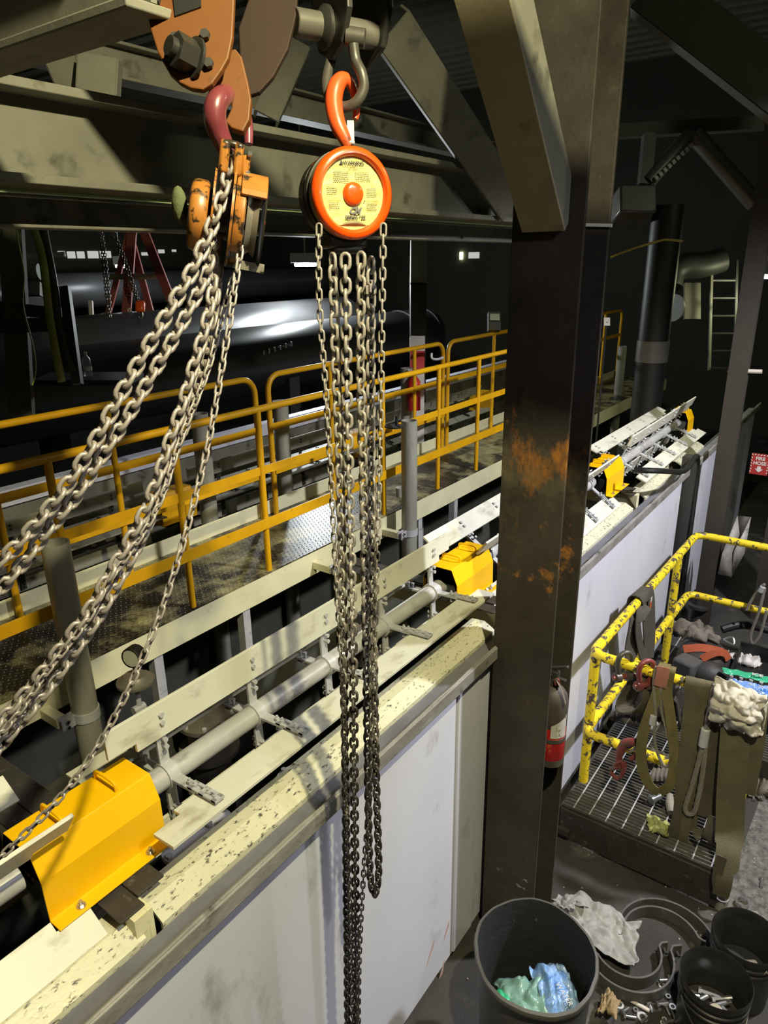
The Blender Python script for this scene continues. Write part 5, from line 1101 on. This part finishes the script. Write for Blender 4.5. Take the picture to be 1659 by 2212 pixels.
# things standing on the platform
g = onZ(1515, 1445, GZ)
t = thing('tool_bag', 'black tool bag with orange handles heaped on the platform', 'bag', g)
obj('body', MB().ball(g + V((0.0, 0, 0.10)), 0.20, 20, (1.25, 1.0, 0.62)), 'bag_black', t, smooth=60)
obj('pocket', MB().ball(g + V((-0.20, -0.08, 0.09)), 0.13, 16, (0.9, 1.2, 0.8)), 'bag_black', t, smooth=60)
obj('leather_pouch', crumple(g + V((0.10, 0.10, 0.25)), V((0.12, -0.26, 0)), V((0.16, 0.08, 0.04)), 20, 14, 0.08, 3, 1.4, dome(0.08), 0.3), 'leather_tan', t, smooth=60, solid=0.01)
obj('orange_strap', MB().strap(smooth_path([g + V((-0.14, 0.13, 0.21)), g + V((-0.10, 0.0, 0.245)), g + V((-0.05, -0.14, 0.23))], 5), 0.06, (0.4, 0.2, 1), 0.006), 'bag_orange', t)
obj('orange_strap', MB().strap(smooth_path([g + V((-0.20, -0.02, 0.20)), g + V((-0.16, -0.10, 0.26)), g + V((-0.08, -0.16, 0.24)), g + V((-0.06, -0.19, 0.18))], 5), 0.055, (0.2, 0.1, 1), 0.006), 'bag_orange', t)
obj('clip', MB().tube(smooth_path([g + V((0.02, -0.12, 0.30)), g + V((0.04, -0.18, 0.33)), g + V((0.0, -0.2, 0.29)), g + V((0.02, -0.12, 0.30))], 4), 0.008, 8), 'steel_bright', t)
g = onZ(1482, 1478, GZ)
tag(obj('block', MB().boxm(g + V((0.05, 0.02, 0.10)), V((0.15, -0.05, 0)), V((0.05, 0.17, 0)), V((0, 0, 0.20))), 'block_gray', bevel=0.025), 'sooty grey block standing on the platform behind the slings', 'block')
# shrink-wrapped water bottles
g = onZ(1625, 1528, GZ); t = thing('bottle_pack', 'shrink wrapped pack of water bottles with green and blue film', 'bottle pack', g)
bx = V((0.85, 0.12, 0)).normalized(); by = V((0.12, -0.85, 0)).normalized()
for i in range(4):
    for j in range(6):
        q = g + bx * (-0.10 + i * 0.066) + by * (-0.17 + j * 0.066)
        bo = obj('bottle', MB().lathe([(0.0, 0), (0.031, 0), (0.032, 0.13), (0.026, 0.16), (0.012, 0.185), (0.012, 0.20), (0, 0.20)], q, (0, 0, 1), 12), 'plastic_clear', t, smooth=50)
        obj('bottle_cap', MB().cyl(q + V((0, 0, 0.195)), q + V((0, 0, 0.21)), 0.014, 10), 'sign_white', bo)
tp = g + V((0, 0, 0.205))
obj('green_film', crumple(tp + bx * 0.075 + V((0, 0, .01)), by * 0.46, -bx * 0.09, 30, 8, 0.018, 7, 3.3, None, 0.05), 'film_green', t, smooth=50, solid=0.001)
obj('blue_film', crumple(tp - bx * 0.07 + V((0, 0, .0)), by * 0.34, -bx * 0.13, 26, 12, 0.03, 6, 5.3, None, 0.1), 'film_blue', t, smooth=50, solid=0.001)
obj('side_film', crumple(g - bx * 0.145 + V((0, 0, 0.11)), by * 0.44, V((0, 0, -0.19)), 26, 10, 0.012, 6, 6.3, None, 0.03), 'film_clear', t, smooth=50, solid=0.001)
lt = tp - bx * 0.02 + V((0, 0, 0.022))
obj('film_lettering', text_mb('ICE', 0.05, tp + bx * 0.075 + V((0, 0, 0.030)) + by * 0.0, by, bx, bold=0.002), 'sign_white', t, smooth=0)
obj('film_lettering', text_mb('PURIFIED', 0.035, tp - bx * 0.10 + V((0, 0, 0.036)) + by * 0.04, (by + bx * 0.5).normalized(), (bx - by * 0.5).normalized()), 'sign_white', t, smooth=0)
tag(obj('paper_rag', crumple(onZ(1600, 1432, GZ) + V((0, 0, 0.04)), V((0.05, -0.25, 0)), V((0.16, 0.02, 0)), 16, 14, 0.06, 4, 8.8, None, 0.3), 'sign_white', smooth=50, solid=0.002), 'crumpled white paper between tool bag and bottle pack', 'paper')
g = onZ(1655, 1580, GZ - 0.25); 
tag(obj('cardboard_box', MB().boxm(g + V((0.12, -0.06, 0.16)), V((0.28, 0, 0)), V((0, 0.24, 0)), V((0, 0, 0.30))), 'cardboard', bevel=0.004), 'brown cardboard box at right edge below the bottle pack', 'box')
g = onZ(1648, 1622, 0.0); t = thing('carton', 'small blue carton with barcode beside the cardboard box', 'carton', g)
obj('shell', MB().boxm(g + V((0.03, -0.01, 0.06)), V((0.10, 0, 0)), V((0, 0.13, 0)), V((0, 0, 0.12))), 'box_blue', t, bevel=0.003)
b = MB()
for i in range(9): b.boxm(g + V((-0.021, 0.03 - i * 0.005, 0.04)), V((0.001, 0, 0)), V((0, 0.0022, 0)), V((0, 0, 0.03)))
obj('barcode', b, 'sign_white', t)
tag(obj('steel_tray', MB().box(4.9, 5.9, -0.9, 0.62, 0.255, 0.27).box(4.9, 4.92, -0.9, 0.62, 0.26, 0.36).box(5.88, 5.9, -0.9, 0.62, 0.26, 0.40).box(4.9, 5.9, 0.60, 0.62, 0.26, 0.36), 'black'), 'black steel tray on the platform behind the bottle pack', 'tray')
tag(obj('black_hose', MB().tube(smooth_path([onZ(1560, 1360, 0.42), onZ(1600, 1350, 0.46), onZ(1640, 1355, 0.42), onZ(1690, 1370, 0.4)]), 0.035, 10), 'black'), 'thick black hose lying across the black steel tray', 'hose')
tag(obj('bollard', MB().lathe([(0.0, 0), (0.06, 0), (0.06, 0.30), (0.11, 0.30), (0.11, 0.33), (0.06, 0.33), (0.06, 0.45), (0, 0.45)], onZ(1500, 1370, 0.0), (0, 0, 1), 20), 'steel_dark'), 'dark flanged pipe stub behind the far rail corner', 'pipe')
# clutter under the sling loops and on the grating
g = onZ(1400, 1625, GZ); t = thing('glove', 'grey work glove lying on grating inside the sling loop', 'glove', onZ(1425, 1650, GZ))
obj('palm', crumple(onZ(1425, 1655, GZ) + V((0, 0, 0.05)), V((0.02, -0.14, 0)), V((0.13, 0.02, 0.02)), 16, 14, 0.05, 4, 1.9, dome(0.04), 0.3), 'leather_tan', t, smooth=60, solid=0.006)
for i in range(4): obj('finger', MB().tube(smooth_path([onZ(1414 + i * 9, 1662, GZ + 0.05), onZ(1410 + i * 9, 1675, GZ + 0.045), onZ(1408 + i * 10, 1686, GZ + 0.02)], 4), 0.014, 8), 'leather_tan', t)
tag(obj('spray_nozzle', MB().cyl(onZ(1398, 1575, 0.55), onZ(1422, 1562, 0.60), 0.012, 10).cyl(onZ(1404, 1572, 0.56), onZ(1412, 1568, 0.575), 0.02, 10), 'galv'), 'small pale nozzle hanging behind the pink tagged sling', 'nozzle')
tag(obj('junk_pile', crumple(onZ(1395, 1560, GZ) + V((0.1, 0, 0.12)), V((0.1, -0.40, 0)), V((0.34, 0.1, 0)), 26, 22, 0.22, 4, 6.1, dome(0.1), 0.2), 'black_plate', smooth=40, solid=0.01), 'dark heap of scrap steel on platform behind the slings', 'scrap')
t = thing('hammer', 'short hammer lying on grating below the sling loop', 'hammer', onZ(1425, 1725, GZ))
obj('head', MB().cyl(onZ(1408, 1728, GZ + 0.03), onZ(1425, 1720, GZ + 0.03), 0.022, 14).cyl(onZ(1405, 1729, GZ + 0.03), onZ(1410, 1727, GZ + 0.03), 0.028, 14), 'steel_bright', t)
obj('handle', MB().tube([onZ(1447, 1718, GZ + 0.05), onZ(1447, 1735, GZ + 0.045), onZ(1450, 1756, GZ + 0.03)], [0.020, 0.026, 0.022], 12), 'wood', t)
tag(obj('green_rag', crumple(onZ(1422, 1790, GZ) + V((0, 0, 0.015)), V((0.03, -0.12, 0)), V((0.12, 0.03, 0)), 16, 14, 0.03, 4, 2.9, dome(0.02), 0.4), 'rag_green', smooth=50, solid=0.004), 'yellow green rag lying on the grating near the front edge', 'rag')

# ================================================================ FLOOR CLUTTER
struct('floor_patch', MB().prism([(3.36, 0.24), (4.58, 0.20), (4.58, -1.6), (3.0, -1.6), (2.95, -0.5), (3.18, -0.15), (3.22, 0.10)], (0, 0, 0), (1, 0, 0), (0, 1, 0), (0, 0, 0.0025)), 'concrete_bare', smooth=0)
# trash can
c = V((2.085, 0.765, 0)); t = thing('trash_can', 'tall dusty black rubber trash can standing before the column', 'trash can', c)
def wob(prof, closed=False, amp=0.012):
    m = MB().lathe(prof, c, (0, 0, 1), 72, closed=closed)
    for p in m.v:
        d = V((p.x - c.x, p.y - c.y, 0)); 
        if d.length > 0.02:
            a = math.atan2(d.y, d.x); f = 1 + (p.z / 0.7) ** 2 * (0.03 * math.sin(2 * a + 0.4) + 0.012 * math.sin(5 * a) + 0.004 * math.sin(17 * a))
            p.x, p.y = c.x + d.x * f, c.y + d.y * f
    return m
obj('shell', wob([(0.0, 0.0), (0.195, 0.0), (0.205, 0.02), (0.245, 0.66), (0.257, 0.668), (0.262, 0.685), (0.258, 0.70), (0.246, 0.704)]), 'can_rubber', t, smooth=50)
obj('lining', wob([(0.246, 0.704), (0.238, 0.66), (0.215, 0.30), (0.198, 0.05), (0.0, 0.05)]), 'can_inside', t, smooth=50)
for s in (0.6, 0.6 + PI):
    obj('handle', MB().tube(smooth_path([c + V((0.245 * math.cos(s + k), 0.245 * math.sin(s + k), 0.60)) * 1.0 + V((0.03 * math.cos(s), 0.03 * math.sin(s), 0)) * (1 if abs(k) < 0.2 else 0) for k in (-0.25, -0.15, 0, 0.15, 0.25)], 3), 0.014, 8), 'can_rubber', t)
q = c + V((-0.03, -0.05, 0.42))
t = thing('plastic_wrap', 'crumpled clear green and blue plastic wrap inside the trash can', 'plastic wrap', q - V((0, 0, 0.1)))
rr, ff = V((0.583, -0.813, 0)), V((0.789, 0.615, 0))
obj('clear_film', crumple(q - rr * 0.03 + ff * 0.015, rr * 0.26, ff * 0.24, 34, 30, 0.05, 3.2, 3.7, dome(0.10), 0.15), 'film_mint', t, smooth=50, solid=0.0015)
obj('blue_film', crumple(q + rr * 0.075 + ff * 0.03 + V((0, 0, 0.06)), rr * 0.16, ff * 0.26, 26, 36, 0.045, 3.2, 5.2, dome(0.08), 0.15), 'film_blue', t, smooth=50, solid=0.0015)
obj('green_film', crumple(q - rr * 0.15 + V((0, 0, 0.03)), rr * 0.08, ff * 0.14, 12, 16, 0.02, 3, 8.2, dome(0.04), 0.15), 'film_green', t, smooth=50, solid=0.0015)
obj('gray_film', crumple(q + rr * 0.0 - ff * 0.10 + V((0, 0, 0.04)), rr * 0.20, ff * 0.14, 22, 16, 0.03, 4, 1.2, dome(0.05), 0.15), 'film_clear', t, smooth=50, solid=0.0015)
obj('film_lettering', text_mb('WATER', 0.030, q + rr * 0.08 + V((0, 0, 0.165)) - ff * 0.04, (ff * -0.95 + rr * 0.3).normalized(), (rr * 0.95 + ff * 0.3).normalized()), 'sign_white', t, smooth=0)
p = c - rr * 0.165 - ff * 0.09 + V((0, 0, 0.33)); ax = (ff * -0.3 + rr * 0.1 + V((0, 0, 1))).normalized()
t = thing('drink_can', 'red drink can lying at left inside the trash can', 'can', p)
obj('side', MB().lathe([(0.0, -0.07), (0.030, -0.07), (0.033, -0.06), (0.033, 0.045), (0.028, 0.055)], p, ax, 24), 'can_red', t)
obj('lid', MB().lathe([(0.028, 0.055), (0.027, 0.052), (0.0, 0.052)], p, ax, 24), 'aluminium', t)
obj('tab', MB().boxm(p + ax * 0.054, rr * 0.012, ff * 0.02, ax * 0.002), 'steel_dark', t)
p = c - rr * 0.10 + ff * 0.03 + V((0, 0, 0.30)); tag(obj('black_carton', MB().boxm(p, (rr * 0.10 + V((0, 0, 0.04))), (ff * 0.10 - rr * 0.03), V((0, 0, 0.08)) - rr * 0.02), 'can_inside', bevel=0.004), 'black crushed carton inside the trash can behind plastic', 'carton')
p = c + rr * 0.14 - ff * 0.17 + V((0, 0, 0.36)); tag(obj('gray_lump', MB().ball(p, 0.05, 12, (1, 1.2, 0.7)), 'block_gray'), 'grey lump at the near edge inside the trash can', 'lump')
tag(obj('gray_sheet', crumple(onZ(1300, 2000, 0.10), V((-0.02, 0.30, 0.0)) * 1.25, V((-0.26, -0.06, -0.02)), 40, 34, 0.045, 3.4, 4.4, lambda x, y: 0.03 * math.sin(5 * x), 0.12), 'sheet_gray', smooth=40, solid=0.004), 'crumpled grey plastic sheet on the floor behind trash can', 'sheet')
tag(obj('sheet_scrap', crumple(onZ(1222, 1948, 0.12), V((0.10, -0.09, 0.0)), V((-0.12, -0.10, 0.10)), 18, 16, 0.03, 4, 6.4, None, 0.3), 'sheet_gray', smooth=40, solid=0.004), 'small torn grey sheet scrap against the back of trash can', 'sheet')
tag(obj('paper_bag', crumple(onZ(1316, 2172, 0.06), V((-0.03, 0.08, 0)), V((-0.12, -0.02, 0.03)), 18, 16, 0.03, 4, 3.1, dome(0.05), 0.15), 'paper_tan', smooth=40, solid=0.003), 'crumpled tan paper beside the right side of trash can', 'paper')
# pipe clamps
def half_clamp(label, ctr, R, a0, m='clamp_band', ear=0.07, hgt=0.075):
    t = thing('pipe_clamp', label, 'pipe clamp', ctr); ctr = V(ctr); pts = []
    e0 = V((math.cos(a0), math.sin(a0), 0)); e1 = V((math.cos(a0 + PI), math.sin(a0 + PI), 0))
    pts.append(ctr + e0 * (R + ear)); pts.append(ctr + e0 * (R + 0.02))
    for k in range(25):
        a = a0 + 0.10 + (PI - 0.20) * k / 24; pts.append(ctr + V((R * math.cos(a), R * math.sin(a), 0)))
    pts.append(ctr + e1 * (R + 0.02)); pts.append(ctr + e1 * (R + ear))
    obj('band', MB().strap([p + V((0, 0, hgt / 2 + 0.002)) for p in pts], hgt, (0, 0, 1), 0.011), m, t, smooth=40, bevel=0.002)
    nrm = V((-e0.y, e0.x, 0))
    for e in (e0, e1):
        q = ctr + e * (R + ear * 0.6) + V((0, 0, hgt / 2)); obj('clamp_bolt', MB().hexprism(q - nrm * 0.018, nrm, 0.013, 0.012).cyl(q, q + nrm * 0.035, 0.008, 8), 'steel_dark', t)
    return t
aa = math.atan2(0.813, -0.583)   # towards picture left
half_clamp('wide half pipe clamp curving toward camera, outer of the pair', (2.845, 0.555, 0), 0.215, aa + 0.12)
half_clamp('half pipe clamp nested inside the outer clamp, toward camera', (2.865, 0.57, 0), 0.165, aa + 0.12, ear=0.055)
half_clamp('half pipe clamp arching away behind the grey sheet', (3.02, 0.44, 0), 0.19, aa + PI - 0.1, ear=0.03)
half_clamp('outermost half pipe clamp arching away near the platform', (3.05, 0.42, 0), 0.24, aa + PI - 0.1, ear=0.03, hgt=0.06)
# buckets
def bucket(label, x, y, yaw):
    t = thing('bucket', label, 'bucket', (x, y, 0)); o = V((x, y, 0))
    obj('shell', MB().lathe([(0.0, 0), (0.128, 0), (0.133, 0.01), (0.142, 0.26), (0.150, 0.262), (0.150, 0.272), (0.143, 0.275), (0.144, 0.295), (0.151, 0.297), (0.151, 0.307), (0.144, 0.310), (0.146, 0.335), (0.152, 0.337), (0.153, 0.366), (0.150, 0.372), (0.146, 0.366), (0.139, 0.30), (0.127, 0.012), (0, 0.010)], o, (0, 0, 1), 56), 'bucket_black', t, smooth=35)
    pts = []
    for k in range(13):
        a = PI * k / 12; pts.append(o + V((0.157 * math.cos(yaw) * math.cos(a) - math.sin(yaw) * 0.03 * math.sin(a) * 4.6, 0.157 * math.sin(yaw) * math.cos(a) + math.cos(yaw) * 0.03 * math.sin(a) * 4.6, 0.30 - 0.17 * math.sin(a))))
    obj('bail_handle', MB().tube(pts, 0.0025, 6), 'steel_bright', t)
    for s in (-1, 1): obj('handle_ear', MB().boxm(o + V((math.cos(yaw) * 0.154 * s, math.sin(yaw) * 0.154 * s, 0.30)), (0.014, 0, 0), (0, 0.014, 0), (0, 0, 0.025)), 'bucket_black', t)
    return t
b1 = bucket('front black bucket holding loose steel bolts', 2.69, 0.148, 2.3)
b2 = bucket('black bucket behind the front one, holding scraps', 3.00, 0.075, -0.5)
fr = V((2.69 - 0.1515, 0.148 - 0.0, 0)); q = onX(1645, 2130, 2.93)
obj('side_lettering', text_mb('ALE', 0.028, V((3.00, 0.075, 0.318)) + V((-0.10, -0.1145, 0)), V((0.75, -0.66, 0)), V((0, 0, 1)), bold=0.001), 'sign_white', b2, smooth=0)

def bolt_mb(p, ax, L=0.075, r=0.008, hr_=0.0145, hh=0.010):
    p, ax = V(p), V(ax).normalized(); m = MB()
    m.hexprism(p - ax * (L / 2 + hh), ax, hr_, hh); m.cyl(p - ax * L / 2, p + ax * L / 2, r, 10)
    return m
def bolt(label, p, ax, group, L=0.075, r=0.008, m='steel_bright', **k):
    return tag(obj('bolt', bolt_mb(p, ax, L, r, **k), m), label, 'bolt', group)
# contents of the front bucket
o = V((2.69, 0.148, 0.16))
spots = [(-0.04, 0.03, 0.0, 0.4, 0.16), (0.03, 0.05, 0.01, -0.5, 0.09), (0.05, 0.0, 0.02, 0.2, 0.09), (0.02, -0.05, 0.0, 1.2, 0.10), (-0.06, -0.02, 0.0, -0.9, 0.11), (0.07, 0.03, 0.015, 0.0, 0.08), (-0.02, -0.07, 0.02, 0.6, 0.08), (-0.07, 0.04, 0.02, -0.1, 0.07), (0.06, -0.05, 0.02, 2.0, 0.08)]
for x, y, z, a, L in spots:
    d = rr * math.cos(a) + ff * math.sin(a) + V((0, 0, random.uniform(-0.15, 0.15)))
    bolt('shiny steel hex bolt lying inside the front black bucket', o + rr * x + ff * y + V((0, 0, z + 0.02)), d, 'bolts in the front bucket', L, 0.0105, hr_=0.017, hh=0.012)
tag(obj('washer', MB().lathe([(0.014, 0), (0.032, 0), (0.032, 0.004), (0.014, 0.004)], o + rr * 0.0 - ff * 0.045 + V((0, 0, 0.055)), (-0.2, -0.15, 1), 24, closed=True), 'wood'), 'pale brass washer on top of bolts in front bucket', 'washer')
tag(obj('bolt_layer_standin', MB().lathe([(0.0, 0.0), (0.130, -0.01)], o, (0, 0, 1), 24), 'steel_dark'), 'flat dark disc for the bolt layer in the front bucket', 'dirt')['kind'] = 'stuff'  # flat disc standing in for a layer of bolts
o2 = V((3.00, 0.075, 0.16))
tag(obj('scrap_block', MB().boxm(o2 - ff * 0.03 + rr * 0.02 + V((0, 0, 0.02)), rr * 0.12, ff * 0.09, V((0, 0, 0.03))), 'leather_tan', bevel=0.012), 'tan scrap pad lying inside the rear bucket', 'pad')
tag(obj('scrap_heap', MB().ball(o2 + rr * -0.07 - ff * 0.01, 0.045, 12, (1, 1.1, 0.8)), 'block_gray'), 'dark lump inside the rear bucket at its left', 'lump')
tag(obj('bucket_bed', MB().lathe([(0.0, 0.0), (0.128, -0.01)], o2, (0, 0, 1), 24), 'can_inside'), 'dark dirt filling the bottom of the rear bucket', 'dirt')['kind'] = 'stuff'
# loose hardware on the floor
def floor_bolts(lst, labels, group, L=0.06, r=0.0075):
    for (u0, v0, u1, v1), label in zip(lst, labels):
        a, b_ = onZ(u0, v0, 0.014), onZ(u1, v1, 0.010)
        bolt(label, (a + b_) / 2, b_ - a, group, (b_ - a).length, r)
floor_bolts([(1404, 2172, 1411, 2188), (1422, 2170, 1443, 2168), (1440, 2176, 1448, 2194), (1346, 2186, 1358, 2178), (1351, 2195, 1374, 2199), (1395, 2200, 1384, 2210), (1438, 2208, 1456, 2205)], [
    'stubby loose bolt at the lower end of the white marker stick', 'loose bolt lying crosswise just right of the white marker stick', 'loose bolt pointing down between the long bolt and front bucket',
    'short loose bolt above the long one nearest the tan paper', 'long loose bolt nearest the tan paper by the trash can', 'loose bolt at the bottom picture edge beside the big washer', 'loose bolt at the bottom picture edge near the front bucket'], 'loose bolts on the floor')
def ring(label, name, u, v, ro, ri, h, group, m='steel_bright', n=24):
    return tag(obj(name, MB().lathe([(ri, 0), (ro, 0), (ro, h), (ri, h)], onZ(u, v, 0.001), (0, 0, 1), n, closed=True), m), label, name, group)
for u, v, w in ((1340, 2146, 'loose hex nut nearest the trash can on the dark floor'), (1443, 2155, 'loose hex nut nearest the front bucket on the floor'), (1373, 2184, 'loose hex nut below the white marker stick')): ring(w, 'nut', u, v, 0.014, 0.007, 0.012, 'loose nuts on the floor', n=6)
for u, v, r_, w in ((1430, 2129, 0.017, 'loose washer just below the pipe clamps by the fitting'), (1338, 2171, 0.021, 'loose washer nearest the trash can above the long bolt'), (1393, 2169, 0.020, 'loose washer touching the white marker stick'),
        (1388, 2197, 0.025, 'biggest loose washer, near the bottom picture edge'), (1453, 2175, 0.017, 'loose washer around the short white stick by front bucket'), (1435, 2202, 0.011, 'small loose washer, upper of a pair at the bottom edge'), (1432, 2210, 0.012, 'small loose washer, lower of a pair at the bottom edge')): ring(w, 'washer', u, v, r_, r_ * 0.55, 0.003, 'loose washers on the floor', 'galv')
q = onZ(1449, 2117, 0.022); t = thing('fitting', 'shiny threaded pipe fitting left of the front bucket', 'fitting', q - V((0, 0, 0.022)))
obj('barrel', MB().lathe([(0.0, -0.012), (0.022, -0.012), (0.022, 0.010), (0.018, 0.014), (0.0, 0.014)], q, (0.5, -0.8, 0.1), 20), 'steel_bright', t)
obj('nose', MB().cyl(q, q + V((-0.035, 0.045, 0.0)), 0.010, 12), 'steel_bright', t)
def stick(label, u0, v0, u1, v1, r): return tag(obj('paint_stick', MB().cyl(onZ(u0, v0, r), onZ(u1, v1, r), r, 12), 'sign_white'), label, 'stick')
stick('white marker stick on the floor below the pipe clamps', 1353, 2156, 1403, 2184, 0.009)
stick('short white stick on the floor beside front bucket', 1450, 2182, 1462, 2208, 0.006)
q = onZ(1602, 1957, 0.0); tag(obj('collar_ring', MB().lathe([(0.026, 0), (0.036, 0), (0.036, 0.035), (0.026, 0.035)], q, (0, 0, 1), 24, closed=True), 'steel_bright'), 'shiny collar ring on the floor behind rear bucket', 'ring')
q = onZ(1622, 1990, 0.006); t = thing('card', 'grey card with printed patch on the floor behind rear bucket', 'card', q)
obj('sheet', MB().boxm(q, rr * 0.13 + ff * 0.0, ff * 0.12, V((0, 0, 0.012))), 'box_olive', t)
tag(obj('tape_dot', MB().cyl(onZ(1648, 2003, 0.001), onZ(1648, 2003, 0.006), 0.022, 18), 'guard_yellow'), 'small yellow disc on the floor at the right edge', 'disc')
bolt('single steel bolt lying on pale floor at right of platform', onZ(1645, 1908, 0.012), onZ(1644, 1920, 0) - onZ(1646, 1895, 0), 'bolt right of platform', 0.06, 0.009)
for i in range(26):
    u, v = random.uniform(1622, 1659), random.uniform(1596, 1716)
    a = random.uniform(0, PI); p = onZ(u, v, 0.015 + 0.02 * random.random())
    bolt('steel bolt in the scattered heap at right edge of platform', p, (math.cos(a), math.sin(a), random.uniform(-.2, .2)), 'scattered bolts at the right edge', random.uniform(0.06, 0.13), 0.008, 'steel_bright' if i % 3 else 'bronze_gray')
tag(obj('rag_heap', crumple(onZ(1650, 1700, 0.03), V((0.1, -0.16, 0)), V((0.16, 0.05, 0)), 18, 16, 0.09, 4, 5.9, dome(0.05), 0.3), 'leather_tan', smooth=50, solid=0.005), 'stiff brown rag among bolts at the right edge', 'rag')
tag(obj('pebble_dust', MB(), 'floor') if False else obj('floor_grit', (lambda m: [m.boxm(V((random.uniform(2.2, 5.0), random.uniform(-0.9, 1.2), 0.003)), V((0.008, 0, 0)), V((0, 0.007, 0)), V((0, 0, 0.006))) for _ in range(220)] and m)(MB()), 'lip_gray'), 'scattered grit and chips on the dark floor', 'grit')['kind'] = 'stuff'
